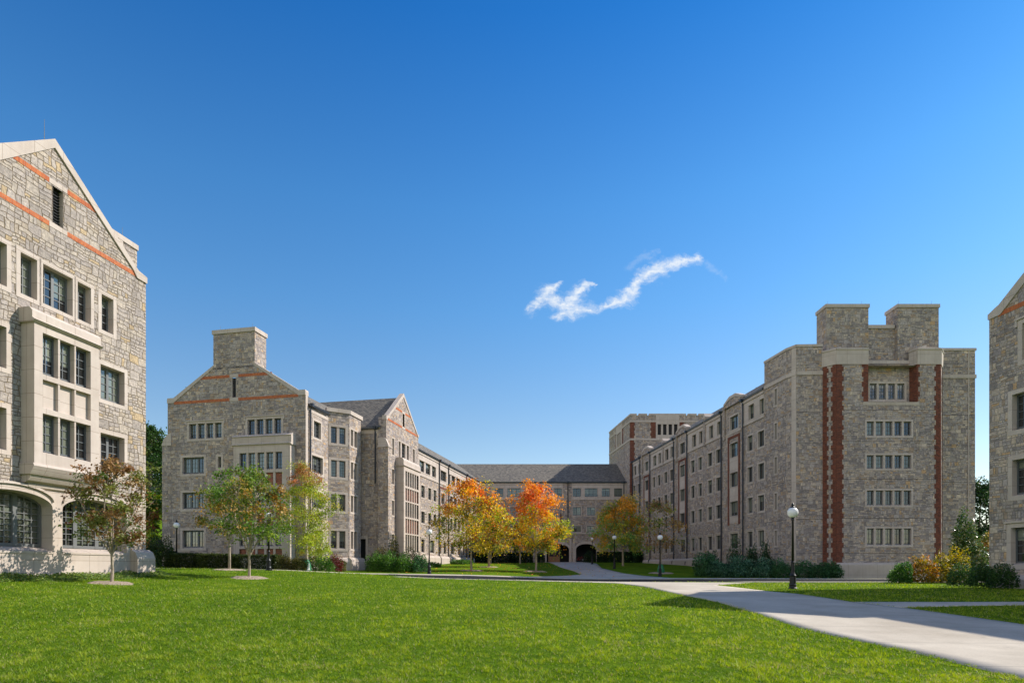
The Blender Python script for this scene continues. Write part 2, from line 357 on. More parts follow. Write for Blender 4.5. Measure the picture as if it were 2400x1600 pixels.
# ------------------------------------------------------------------ terrain
CP = [(0,8,0),(8,8,0),(-8,8,.08),(0,-15,0),(40,-15,0),(-40,-15,.3),(12.5,27.6,.55),(12,14,.18),(-12,14,.42),(-18.7,22.7,1.1),(-16,25,.86),(-13,31,1.02),
      (0,22,.5),(-5,30,.72),(5,31,.6),(0,38,.74),(-17.4,30,1.22),(27,53,.62),(36,53,.6),(5,40,.62),(5,48,.6),(15,40,.6),(15,48,.6),(28,40,.6),(28,48,.6),(-3,40,.78),(-3,48,.84),
      (45,44,.55),(25,25,.5),(23,32,.55),(45,20,.4),(60,0,.2),(-19,42,1.4),(-15.5,41,1.36),(-11,46,1.05),(-26,44,1.45),(-17,50,1.25),(-30,52,1.6),(-10,60,1.25),(-6.7,50,.98),
      (-4,60,1.25),(5,60,.98),(13,54.5,.76),(11.3,68,1.42),(10.9,84,1.98),(-4,75,1.65),(3,75,1.55),(-5,90,2.2),(3,90,2.1),(-8,102,2.42),(4,103,2.42),(18,101,2.42),(20,92,2.2),(21.6,76,1.75),(22.5,62,1.0),
      (60,60,.6),(70,110,1),(-60,60,3.5),(-60,20,1.6),(-75,105,13),(-50,90,7),(-35,75,3),(0,150,3),(40,150,3)]
CPa = np.array(CP, float)
def _U(r): return np.where(r > 1e-9, r*r*np.log(np.maximum(r, 1e-9)), 0)
n_ = len(CPa); Kc = _U(np.hypot(CPa[:, None, 0]-CPa[None, :, 0], CPa[:, None, 1]-CPa[None, :, 1])) + np.eye(n_)*4.0
Pm = np.c_[np.ones(n_), CPa[:, :2]]
TPSW = np.linalg.solve(np.block([[Kc, Pm], [Pm.T, np.zeros((3, 3))]]), np.r_[CPa[:, 2], 0, 0, 0])
def gz(X, Y):
    X = np.clip(np.asarray(X, float), -80, 75); Y = np.clip(np.asarray(Y, float), -16, 150)
    sh = X.shape; x = X.ravel(); y = Y.ravel(); out = np.empty(len(x))
    for i in range(0, len(x), 50000):
        xs, ys = x[i:i+50000], y[i:i+50000]
        out[i:i+50000] = _U(np.hypot(xs[:, None]-CPa[None, :, 0], ys[:, None]-CPa[None, :, 1])) @ TPSW[:n_] + TPSW[n_] + TPSW[n_+1]*xs + TPSW[n_+2]*ys
    return out.reshape(sh)
def g1(x, y): return float(gz(np.array([x]), np.array([y]))[0])
_Y = np.arange(5, 125, .1)
def ray(px, py):               # pixel of the photograph -> point on the terrain
    a = (px-CX)/F; z = EYE+(HY-py)*_Y/F; g = gz(a*_Y, _Y); k = np.argmax(z < g) if (z < g).any() else len(_Y)-1
    return (a*_Y[k], _Y[k])
def at(px, d): return ((px-CX)/F*d, d)
def axis(fine0, fine1, step, far):
    a = list(np.arange(fine0, fine1+1e-6, step)); s = step
    lo = [a[0]]; hi = [a[-1]]
    while hi[-1] < far: s *= 1.25; hi.append(hi[-1]+s)
    s = step
    while lo[-1] > -far: s *= 1.25; lo.append(lo[-1]-s)
    return np.array(lo[:0:-1]+a+hi[1:])
gx, gy = axis(-32, 44, .6, 1500), axis(2, 108, .6, 1500)
GX, GY = np.meshgrid(gx, gy); V = np.c_[GX.ravel(), GY.ravel(), gz(GX, GY).ravel()]
nx, ny = len(gx), len(gy); I = np.arange(nx*ny).reshape(ny, nx)
Q = np.stack([I[:-1, :-1], I[:-1, 1:], I[1:, 1:], I[1:, :-1]], -1).reshape(-1, 4)
o = np_mesh('ground', V, Q, 'lawn', smooth=True); tag(o, 'mown green lawn rising gently towards the far buildings', 'ground', kind='structure')

PLAN = []
def strip(name, m, L, R, lift, label, cat, n=60, w=8, excl=True):
    def res(pl):
        pl = np.array(pl, float); d = np.r_[0, np.cumsum(np.hypot(*np.diff(pl, axis=0).T))]; s = np.linspace(0, d[-1], n)
        return np.c_[np.interp(s, d, pl[:, 0]), np.interp(s, d, pl[:, 1])]
    A, B = res(L), res(R); T = np.linspace(0, 1, w)[None, :, None]; G = A[:, None]*(1-T)+B[:, None]*T
    z = gz(G[..., 0], G[..., 1])+lift; V = np.c_[G.reshape(-1, 2), z.ravel()]
    I = np.arange(n*w).reshape(n, w); Q = np.stack([I[:-1, :-1], I[:-1, 1:], I[1:, 1:], I[1:, :-1]], -1).reshape(-1, 4)
    # skirt so the sheet has an edge
    edge = np.r_[I[:, 0], I[-1, 1:], I[::-1, -1][1:], I[0, ::-1][1:]]
    e2 = V[edge].copy(); e2[:, 2] -= .12; k = len(V); V = np.r_[V, e2]; m_ = len(edge)
    Q = np.r_[Q, np.stack([edge[:-1], edge[1:], np.arange(k+1, k+m_), np.arange(k, k+m_-1)], -1)]
    o = np_mesh(name, V, Q, m, smooth=False); tag(o, label, cat, kind='structure')
    if excl: PLAN.append(np.r_[A, B[::-1]])
    return o
pL = [ray(2460,1607), ray(2400,1594), ray(2143,1531), ray(1888,1476), ray(1776,1439), ray(1681,1410), ray(1574,1389.5), ray(1508,1375), ray(1440,1366), (4.2,36.5), (-2,38.2), (-7.5,38.6)]
pR = [ray(2460,1474), ray(2400,1463), ray(2250,1443), ray(2107,1423), ray(2000,1411), ray(1867,1391), ray(1806,1386), ray(1740,1378), ray(1675,1371), (14.5,37.5), (8,39.7), (-7.5,39.6)]
far0 = (40.0, 1.5)
pL = [(14.5,3.0)]+pL; pR = [(27.0,8.0)]+pR
strip('footpath', 'concrete', pR, pL, .012, 'wide pale concrete footpath crossing the lawn from the right foreground', 'path', n=120, w=14)
strip('side_path', 'concrete', [ray(2600,1424), ray(2400,1418), ray(2250,1420), ray(2107,1423.5)], [ray(2600,1408), ray(2400,1410), ray(2250,1410.5), ray(2000,1410.5)], .014, 'narrow concrete path branching right between two lawns', 'path', n=40)
strip('near_kerb', 'kerb_concrete', [(14,38.2),(45,38.8)], [(14,39.6),(45,39.6)], .034, 'pale kerb along the near edge of the road on the right', 'kerb', n=40, w=3)
strip('road', 'asphalt', [(-13.5,46.6),(-10.5,44),(-6,40.2),(0,39.9),(12,39.9),(46,39.9)], [(-13.2,47.2),(-9.8,46.6),(-4,48.2),(0,48.4),(12,48.4),(46,48.4)], .012, 'thin dark asphalt road across the middle of the quad', 'road', n=90)
strip('pavement', 'kerb_concrete', [(-40,46.5),(-27,45),(-21,42.4),(-15.8,40.0),(-12.6,42.2),(-9.6,46.8),(-4,48.6),(0,48.8),(12,48.8),(46,48.8)],
      [(-40,48.2),(-27,46.7),(-21,44),(-15.6,41.8),(-13.6,43.6),(-10.2,48.4),(-4.5,50.4),(0,50.6),(12,50.6),(46,50.6)], .035, 'pale concrete pavement along the far side of the road', 'pavement', n=110, w=4)
strip('courtyard_path', 'concrete', [ray(1215,1351.5), ray(1330,1348.5), ray(1364,1345.5), ray(1345,1338), ray(1323.6,1332), ray(1305,1325), (5.9,99), (5.7,103.6)],
      [ray(1600,1356), ray(1559,1353), ray(1508,1349), ray(1464.5,1343.6), ray(1410.3,1331.6), (12.0,88), (11.6,98), (13.9,103.6)], .02, 'grey concrete path leading to the arched entrances', 'path', n=90, w=10)

# ------------------------------------------------------------------ walls
class Wall:
    """plan line: u grows to the right as seen from outside; n points outwards"""
    def __init__(s, p0, p1=None, t=None):
        s.O = p0
        if p1: t = (p1[0]-p0[0], p1[1]-p0[1])
        L = math.hypot(*t); s.L = L; s.t = (t[0]/L, t[1]/L); s.n = (s.t[1], -s.t[0])
    def u(s, px, off=0):
        a = (px-CX)/F; ox = s.O[0]+s.n[0]*off; oy = s.O[1]+s.n[1]*off
        return (a*oy-ox)/(s.t[0]-a*s.t[1])
    def z(s, px, py, off=0):
        d = s.O[1]+s.n[1]*off+s.u(px, off)*s.t[1]; return EYE+(HY-py)*d/F
    def p(s, u, z, off=0): return (s.O[0]+s.t[0]*u+s.n[0]*off, s.O[1]+s.t[1]*u+s.n[1]*off, z)
    def xy(s, u, off=0): return s.p(u, 0, off)[:2]
    def shifted(s, off): return Wall(s.xy(0, off), t=s.t)
def wq(mb, W, u0, u1, z0, z1, off=0, uv=None): mb.face([W.p(u0,z0,off), W.p(u1,z0,off), W.p(u1,z1,off), W.p(u0,z1,off)], uv)
def wbox(mb, W, u0, u1, z0, z1, o0, o1):
    mb.box8([W.p(u0,z0,o1), W.p(u1,z0,o1), W.p(u1,z0,o0), W.p(u0,z0,o0), W.p(u0,z1,o1), W.p(u1,z1,o1), W.p(u1,z1,o0), W.p(u0,z1,o0)])
def wprism(mb, W, pts, o0, o1):     # pts ccw in (u,z)
    mb.face([W.p(u, z, o1) for u, z in pts]); mb.face([W.p(u, z, o0) for u, z in pts][::-1])
    for a, b in zip(pts, pts[1:]+pts[:1]): mb.face([W.p(*a, o1), W.p(*a, o0), W.p(*b, o0), W.p(*b, o1)])
def wprofile(mb, W, u0, u1, prof):  # prof: (off,z) outline extruded along u, listed from bottom outwards/up
    for a, b in zip(prof, prof[1:]+prof[:1]): mb.face([W.p(u0, a[1], a[0]), W.p(u1, a[1], a[0]), W.p(u1, b[1], b[0]), W.p(u0, b[1], b[0])])
    mb.face([W.p(u0, z, o) for o, z in prof][::-1]); mb.face([W.p(u1, z, o) for o, z in prof])
def wall(mb, W, prof, z0, holes=(), off=0):
    us = sorted(set([round(p[0], 4) for p in prof]+[round(h, 4) for H in holes for h in H[:2]])); lo, hi = prof[0][0], prof[-1][0]
    us = [u for u in us if lo-1e-4 <= u <= hi+1e-4]
    def top(u):
        for a, b in zip(prof, prof[1:]):
            if a[0]-1e-6 <= u <= b[0]+1e-6 and b[0] > a[0]: return a[1]+(b[1]-a[1])*(u-a[0])/(b[0]-a[0])
        return prof[-1][1]
    for ua, ub in zip(us, us[1:]):
        if ub-ua < 1e-4: continue
        um = (ua+ub)/2; hs = sorted([(h[2], h[3]) for h in holes if h[0]-1e-4 < um < h[1]+1e-4]); z = z0
        for a, b in hs:
            if a > z+1e-4: wq(mb, W, ua, ub, z, a, off)
            z = max(z, b)
        mb.face([W.p(ua, z, off), W.p(ub, z, off), W.p(ub, top(ub), off), W.p(ua, top(ua), off)])
WCOUNT = 0
def win(W, par, lights, z0, z1, sw=.16, dep=.24, pr=.015, cols=2, rows=4, fr=.05, metal_mull=0, frame='window_frame', hood=False, mun=.022, stone='limestone', ring=True, ear=0):
    """lights: [(ua,ub)..] openings in wall coordinates; returns the hole for the wall"""
    u0, u1 = lights[0][0], lights[-1][1]; mb = MB()
    if ring:
        wbox(mb, W, u0-sw, u0, z0-sw, z1+sw, -dep, pr); wbox(mb, W, u1, u1+sw, z0-sw, z1+sw, -dep, pr)
        wbox(mb, W, u0, u1, z1, z1+sw, -dep, pr)
    s = max(sw, .02)
    A = [W.p(u0, z0-s, pr), W.p(u1, z0-s, pr), W.p(u1, z0-s, -dep), W.p(u0, z0-s, -dep), W.p(u0, z0, pr), W.p(u1, z0, pr), W.p(u1, z0+.09, -dep), W.p(u0, z0+.09, -dep)]
    mb.box8(A)
    for (a, b), (c, d) in zip(lights, lights[1:]): wbox(mb, W, b, c, z0-.001, z1+.001, -dep+.01, -.02)
    if hood:
        wbox(mb, W, u0-sw-.1, u1+sw+.1, z1+sw, z1+sw+.09, -.05, pr+.07)
        wbox(mb, W, u0-sw-.1, u0-sw, z1+sw-.3, z1+sw, -.05, pr+.05); wbox(mb, W, u1+sw, u1+sw+.1, z1+sw-.3, z1+sw, -.05, pr+.05)
    wo_ = mk('window', mb, stone, par)
    fb, pb = MB(), MB(); zb = z0+.085; li = 0
    for a, b in lights:
        k = metal_mull if metal_mull else 1
        for q in range(k):
            x0, x1 = a+(b-a)*q/k, a+(b-a)*(q+1)/k; e = fr
            o0, o1 = -dep+.005, -dep+.07
            wbox(fb, W, x0, x0+e, zb, z1, o0, o1); wbox(fb, W, x1-e, x1, zb, z1, o0, o1)
            wbox(fb, W, x0+e, x1-e, zb, zb+e, o0, o1); wbox(fb, W, x0+e, x1-e, z1-e*1.5, z1, o0, o1)
            for c in range(1, cols): xx = x0+e+(x1-x0-2*e)*c/cols; wbox(fb, W, xx-mun/2, xx+mun/2, zb+e, z1-e*1.5, o0+.02, o0+.045)
            for r in range(1, rows): zz = zb+e+(z1-1.5*e-zb-e)*r/rows; wbox(fb, W, x0+e, x1-e, zz-mun/2, zz+mun/2, o0+.021, o0+.044)
            wq(pb, W, x0, x1, zb, z1, o0+.012, uv=[(li+.02,0),(li+.98,0),(li+.98,1),(li+.02,1)]); li += 1
    sub(mk('frame', fb, frame), wo_); sub(mk('pane', pb, 'pane'), wo_)
    h = sw*.5 if ring else 0
    return (u0-h, u1+h, z0-s*.5, z1+h)
def PX(W, lst, off=0): return [(W.u(a, off), W.u(b, off)) for a, b in lst]
def eq(a, b, n, m=.13): # n equal lights between a and b, stone mullions m wide
    w = (b-a-m*(n-1))/n; return [(a+i*(w+m), a+i*(w+m)+w) for i in range(n)]
def solid_back(mb, pts, z0, z1, closed_top=True):   # plain walls following plan points (ccw seen from above), plus a flat top
    for a, b in zip(pts, pts[1:]): mb.face([(a[0],a[1],z0),(b[0],b[1],z0),(b[0],b[1],z1),(a[0],a[1],z1)])
def downspout(par, W, u, z0, z1, off=.12, jog=True):
    mb = MB(); pts = [W.p(u, z1, off+.22), W.p(u, z1-.35, off+.02), W.p(u, z0+.6, off)]
    if jog: pts += [W.p(u, z0+.25, off+.25), W.p(u, z0, off+.25)]
    mb.tube(pts, .075, 6); wbox(mb, W, u-.14, u+.14, z1-.12, z1+.16, off, off+.3); mk('downspout', mb, 'dark_metal', par)
def gutter(par, W, u0, u1, z):
    mb = MB(); wprofile(mb, W, u0, u1, [(.02, z-.16), (.22, z-.16), (.27, z), (.23, z), (.19, z-.1), (.02, z-.1)]); mk('gutter', mb, 'gutter_metal', par)
def rod(par, x, y, z, h=.55):
    mb = MB(); mb.tube([(x,y,z),(x,y,z+h)], [.014,.006], 5); mk('lightning_rod', mb, 'window_frame_grey', par)
def toothed(W, u0, u1, z0, z1, left=0, right=0, tooth=.13, h=.42):   # outline rows for a brick quoin
    rows = []; z = z0; k = 0
    while z < z1-1e-3:
        zz = min(z+h, z1); rows.append((u0-(left*tooth if k % 2 else 0), u1+(right*tooth if k % 2 else 0), z, zz)); z = zz; k += 1
    return rows
def quoin(par, W, u0, u1, z0, z1, left=0, right=0, off=.012):
    mb = MB()
    for a, b, c, d in toothed(W, u0, u1, z0, z1, left, right): wbox(mb, W, a, b, c, d, -.03, off)
    mk('brick_quoin', mb, 'brick', par)
def zline(par, W, u0, u1, z, off=.004):   # thin control joint
    mb = MB(); wbox(mb, W, u0, u1, z-.012, z+.012, -.01, off); return mb

# ================================================================== A: near left gabled hall
def build_A():
    PA = (-17.46, 29.5); tA = (.1931, 1.0)
    W = Wall(PA, t=tA)         # u<0 towards the camera
    E = empty('stone_hall', (PA[0], PA[1], g1(-18, 29)), 'tall sunlit rubble stone hall with gable and oriel at the left edge of the photo', 'building')
    zt = 15.4; uap = W.u(126.5); zap = 18.68; uK = W.u(322); uL = 2*uap-uK; uE = uL-(0-uK); holes = []
    base = 0.7; UL = uE
    S = dict(sw=.17, dep=.34, frame='window_frame_grey', mun=.03, fr=.06)
    z4, z4t = 11.9, 13.46; z3, z3t = 8.87, 10.39; z2, z2t = 5.85, 7.4
    a1, a2, a3 = PX(W, [(47.6,86.5),(100.3,169.9),(181.4,212.8)])
    # row four group: left/right single lights and a double in the middle
    h = win(W, E, [a1], z4, z4t, metal_mull=1, cols=2, rows=4, **S); holes.append(h)
    S2 = dict(S); S2['sw'] = .15
    h = win(W, E, [a2], z4, z4t, metal_mull=2, **S2); holes.append(h)
    h = win(W, E, [a3], z4, z4t, metal_mull=1, **S2); holes.append(h)
    mull = MB()
    holes.append(win(W, E, [(W.u(237.5), W.u(265.4))], z4, z4t, **S))
    wl = W.u(15.5); ww = a2[1]-a2[0]
    holes.append(win(W, E, [(wl-ww, wl)], z4, z4t, metal_mull=2, **S))
    for za, zb in ((z3, z3t), (z2, z2t)):
        holes.append(win(W, E, [(W.u(235), W.u(291.4))], za, zb, metal_mull=2, **S))
        holes.append(win(W, E, [(W.u(14.5)-ww, W.u(14.5))], za, zb, metal_mull=2, **S))
    # arches
    ar = [(W.u(145), W.u(296)), (W.u(122)-(W.u(296)-W.u(145)), W.u(122))]
    zs, zc, zsill, ztop = 3.88, 4.42, 2.28, 4.62
    for (a, b) in ar: holes.append((a-.2, b+.2, base, ztop))
    # vent
    va, vb = W.u(124), W.u(147.7); holes.append((va-.001, vb+.001, 15.32, 16.78))
    mb = MB()
    prof = [(UL, zt-.45), (UL+.55, zt-.45), (uap, zap-.32), (uK+.02, zt-.3), (0, zt-.3)]
    wall(mb, W, prof, base, holes)
    # right return and back
    B1 = W.p(0, 0, -14); B0 = W.p(UL, 0, -14)
    mb.face([W.p(0,base,0), W.p(0,base,-14), W.p(0,zt-.3,-14), W.p(0,zt-.3,0)]); mb.face([W.p(UL,base,-14), W.p(UL,base,0), W.p(UL,zt-.45,0), W.p(UL,zt-.45,-14)])
    mk('wall', mb, 'stone_near', E)
    # coping of the gable
    c = MB(); o0, o1 = -.45, .06
    wprism(c, W, [(uap-.001, zap-.36), (uap, zap), (uL-.1, zt), (uL-.1, zt-.4), (uL+.45, zt-.4)], o0, o1)
    wprism(c, W, [(uap+.001, zap-.36), (uK-.3, zt-.06), (uK-.05, zt-.36), (.03, zt-.36), (.03, zt-.08), (uK+.02, zt+.02), (uap, zap)], o0, o1)
    mk('coping', c, 'limestone', E)
    # bands
    bd = MB(); lb = MB()
    for (p0, p1, zz) in ((-60, 114.8, 15.09), (157, 322, 15.09), (29.8, 115.6, 16.82), (157.7, 229.6, 16.82)):
        wbox(bd, W, W.u(p0), W.u(p1), zz, zz+.19, -.03, .012)
    for zz in (15.09, 16.82): wbox(lb, W, W.u(115.2), W.u(157.2), zz, zz+.2, -.03, .016)
    mk('brick_band', bd, 'soldier_brick', E)
    wbox(lb, W, vb, vb+.03, 15.3, 16.8, -.3, .0); wbox(lb, W, va-.03, va, 15.3, 16.8, -.3, .0); mk('vent_surround', lb, 'limestone', E)
    v = MB(); wq(v, W, va, vb, 15.3, 16.8, -.22)
    for k in range(12): wbox(v, W, va, vb, 15.34+k*.12, 15.37+k*.12, -.22, -.16)
    mk('vent', v, 'louvre', E)
    # roof behind
    r = MB(); A0 = W.p(uap, zap-.5, -.4); A1 = W.p(uap, zap-.5, -14); 
    K0 = W.p(.1, zt-.5, -.4); K1 = W.p(.1, zt-.5, -14); L0 = W.p(UL-.1, zt-.8, -.4); L1 = W.p(UL-.1, zt-.8, -14)
    r.face([K0, K1, A1, A0]); r.face([L1, L0, A0, A1]); mk('roof', r, 'shingle', E)
    # parapet block of the far part, behind the rake
    pbk = MB(); Wp = W.shifted(-1.3); ua, ub = Wp.u(258), Wp.u(321); ztp = Wp.z(321, 575)
    wbox(pbk, Wp, ua, ub, zt-1.2, ztp-.25, -2.5, 0); mk('parapet_turret', pbk, 'stone_near', E)
    pc = MB(); wbox(pc, Wp, ua-.05, ub+.05, ztp-.25, ztp, -2.55, .05); um = Wp.u(275); wbox(pc, Wp, um+.05, um+.3, ztp-1.1, ztp-.25, -.02, .04); mk('turret_coping', pc, 'limestone', E)
    rod(E, *Wp.xy(Wp.u(295), -.2), ztp); rod(E, *W.xy(W.u(114), -.2), zap-.15, .8)
    # ground floor limestone with the two arched windows
    lm = MB(); fb = MB(); pb = MB(); dep = .62
    for (a, b) in ar:
        cu, hw = (a+b)/2, (b-a)/2; zcv = lambda u: zs+(zc-zs)*math.sqrt(max(0, 1-((u-cu)/hw)**2))
        n = 20; us = [cu-hw*math.cos(math.pi*i/n) for i in range(n+1)]
        ring = .34
        for x, y in zip(us, us[1:]):
            lm.face([W.p(x, zcv(x), .03), W.p(y, zcv(y), .03), W.p(y, ztop, .03), W.p(x, ztop, .03)])
            lm.face([W.p(x, zcv(x), -dep), W.p(y, zcv(y), -dep), W.p(y, zcv(y), .03), W.p(x, zcv(x), .03)])
            # raised hood moulding
            o = .11; za, zb = zcv(x)+.22, zcv(y)+.22
            lm.face([W.p(x, za, o), W.p(y, zb, o), W.p(y, zb+.09, o), W.p(x, za+.09, o)])
            lm.face([W.p(x, za, .03), W.p(y, zb, .03), W.p(y, zb, o), W.p(x, za, o)]); lm.face([W.p(x, za+.09, o), W.p(y, zb+.09, o), W.p(y, zb+.09, .03), W.p(x, za+.09, .03)])
        # jamb piers
        wbox(lm, W, a-.2, a, base, ztop, -dep, .03); wbox(lm, W, b, b+.2, base, ztop, -dep, .03)
        wbox(lm, W, a, b, base, zsill-.22, -.2, .03)
        lm.box8([W.p(a,zsill-.22,.06), W.p(b,zsill-.22,.06), W.p(b,zsill-.22,-dep), W.p(a,zsill-.22,-dep), W.p(a,zsill-.14,.06), W.p(b,zsill-.14,.06), W.p(b,zsill+.06,-dep), W.p(a,zsill+.06,-dep)])
        # frame and panes, three casements
        zb0 = zsill+.05; o0 = -dep+.02; k3 = 3
        for q in range(k3):
            x0, x1 = a+(b-a)*q/k3, a+(b-a)*(q+1)/k3; e = .09
            wbox(fb, W, x0, x0+e, zb0, max(zcv(x0+e), zs), o0, o0+.1); wbox(fb, W, x1-e, x1, zb0, max(zcv(x1-e), zs), o0, o0+.1)
            wbox(fb, W, x0+e, x1-e, zb0, zb0+.12, o0, o0+.09)
            xm = [x0+e+(x1-x0-2*e)*i/8 for i in range(9)]
            for s0, s1 in zip(xm, xm[1:]):
                fb.face([W.p(s0, zcv(s0)-.1, o0+.09), W.p(s1, zcv(s1)-.1, o0+.09), W.p(s1, zcv(s1), o0+.09), W.p(s0, zcv(s0), o0+.09)])
                pb.face([W.p(s0, zb0, o0), W.p(s1, zb0, o0), W.p(s1, zcv(s1), o0), W.p(s0, zcv(s0), o0)], uv=[(q+.02,0),(q+.98,0),(q+.98,1),(q+.02,1)])
            for c in (1, 2): xx = x0+e+(x1-x0-2*e)*c/3; wbox(fb, W, xx-.016, xx+.016, zb0+.12, zcv(xx)-.1, o0+.03, o0+.06)
            for r_ in range(1, 9):
                zz = zb0+.12+r_*.235
                if zz < zcv(x0+e)-.12 or zz < zs-.05: wbox(fb, W, x0+e, x1-e, zz-.016, zz+.016, o0+.031, o0+.059)
    wbox(lm, W, ar[1][1]+.2, ar[0][0]-.2, base, ztop, -.3, .028)
    wbox(lm, W, ar[0][1]+.2, .02, base, zsill, -.2, .028)
    g = mk('ground_floor_arcade', lm, 'limestone', E)
    aw = mk('arched_window_frame', fb, 'window_frame_grey', E); mk('arched_window_pane', pb, 'pane', E)
    # corner buttress
    bt = MB(); wprofile(bt, W, W.u(304), .12, [(0, base), (.42, base), (.42, 1.95), (.3, 2.22), (.1, 2.34), (0, 2.34)]); mk('corner_buttress', bt, 'limestone', E)
    # oriel
    pj = .6; u0 = W.u(80.4, pj); u1 = W.u(232, pj); zt_, zc_ = 11.3, 10.78; zb_ = 5.46
    ol = PX(W, [(100.3,137.3),(141.6,175.3),(179,212.7)], pj); hl = []
    Wo = W.shifted(pj)
    SO = dict(sw=.0, dep=.3, pr=-.001, ring=False, frame='window_frame', mun=.035, fr=.06, cols=2, rows=4)
    for za, zb in ((8.92, 10.5), (5.9, 7.42)):
        hh = win(Wo, E, ol, za, zb, **SO); hl.append((ol[0][0], ol[-1][1], za-.02, zb))
    hl.append((ol[0][0], ol[-1][1], 7.62, 8.72))
    ob = MB(); wall(ob, Wo, [(u0, zc_), (u1, zc_)], zb_, hl)
    wq_ = lambda u, rev: ob.face([W.p(u, zb_, 0), W.p(u, zb_, pj), W.p(u, zc_, pj), W.p(u, zc_, 0)] if not rev else [W.p(u, zb_, pj), W.p(u, zb_, 0), W.p(u, zc_, 0), W.p(u, zc_, pj)])
    wq_(u0, False); wq_(u1, True)
    for a, b, za, zb in hl[:2]:       # reveals
        ob.face([Wo.p(a,za,0), Wo.p(a,za,-.3), Wo.p(a,zb,-.3), Wo.p(a,zb,0)]); ob.face([Wo.p(b,za,-.3), Wo.p(b,za,0), Wo.p(b,zb,0), Wo.p(b,zb,-.3)])
        ob.face([Wo.p(a,zb,-.3), Wo.p(b,zb,-.3), Wo.p(b,zb,0), Wo.p(a,zb,0)])
    a, b = ol[0][0], ol[-1][1]
    wq(ob, Wo, a, b, 7.62, 8.72, -.16)
    ob.face([Wo.p(b,7.62,-.16), Wo.p(b,7.62,0), Wo.p(b,8.72,0), Wo.p(b,8.72,-.16)]); ob.face([Wo.p(a,8.72,-.16), Wo.p(b,8.72,-.16), Wo.p(b,8.72,0), Wo.p(a,8.72,0)])
    ob.face([Wo.p(a,7.62,0), Wo.p(b,7.62,0), Wo.p(b,7.68,-.16), Wo.p(a,7.68,-.16)])
    for (x, y), (z_, w_) in zip(ol, ol[1:]): wbox(ob, Wo, y, z_, 7.621, 8.719, -.159, -.02)
    # cornice, parapet and corbels
    wprofile(ob, W, u0-.1, u1+.1, [(0, zc_), (pj+.04, zc_), (pj+.14, zc_+.08), (pj+.02, zc_+.16), (pj+.02, zt_-.1), (pj-.12, zt_+.04), (0, zt_+.04)])
    wprofile(ob, W, u0-.07, u1+.07, [(0, 5.05), (pj-.12, 5.05), (pj-.02, 5.2), (pj+.07, 5.36), (pj+.03, 5.459), (0, 5.459)])
    wprofile(ob, W, u0+.02, u1-.02, [(0, 4.75), (.16, 4.76), (.3, 4.83), (.38, 4.95), (.42, 5.049), (0, 5.049)])
    wprofile(ob, W, u0+.18, u1-.18, [(0, 4.58), (.05, 4.58), (.12, 4.62), (.14, 4.7), (.14, 4.749), (0, 4.749)])
    mk('oriel_bay', ob, 'limestone', E)
    return W
WA = build_A()

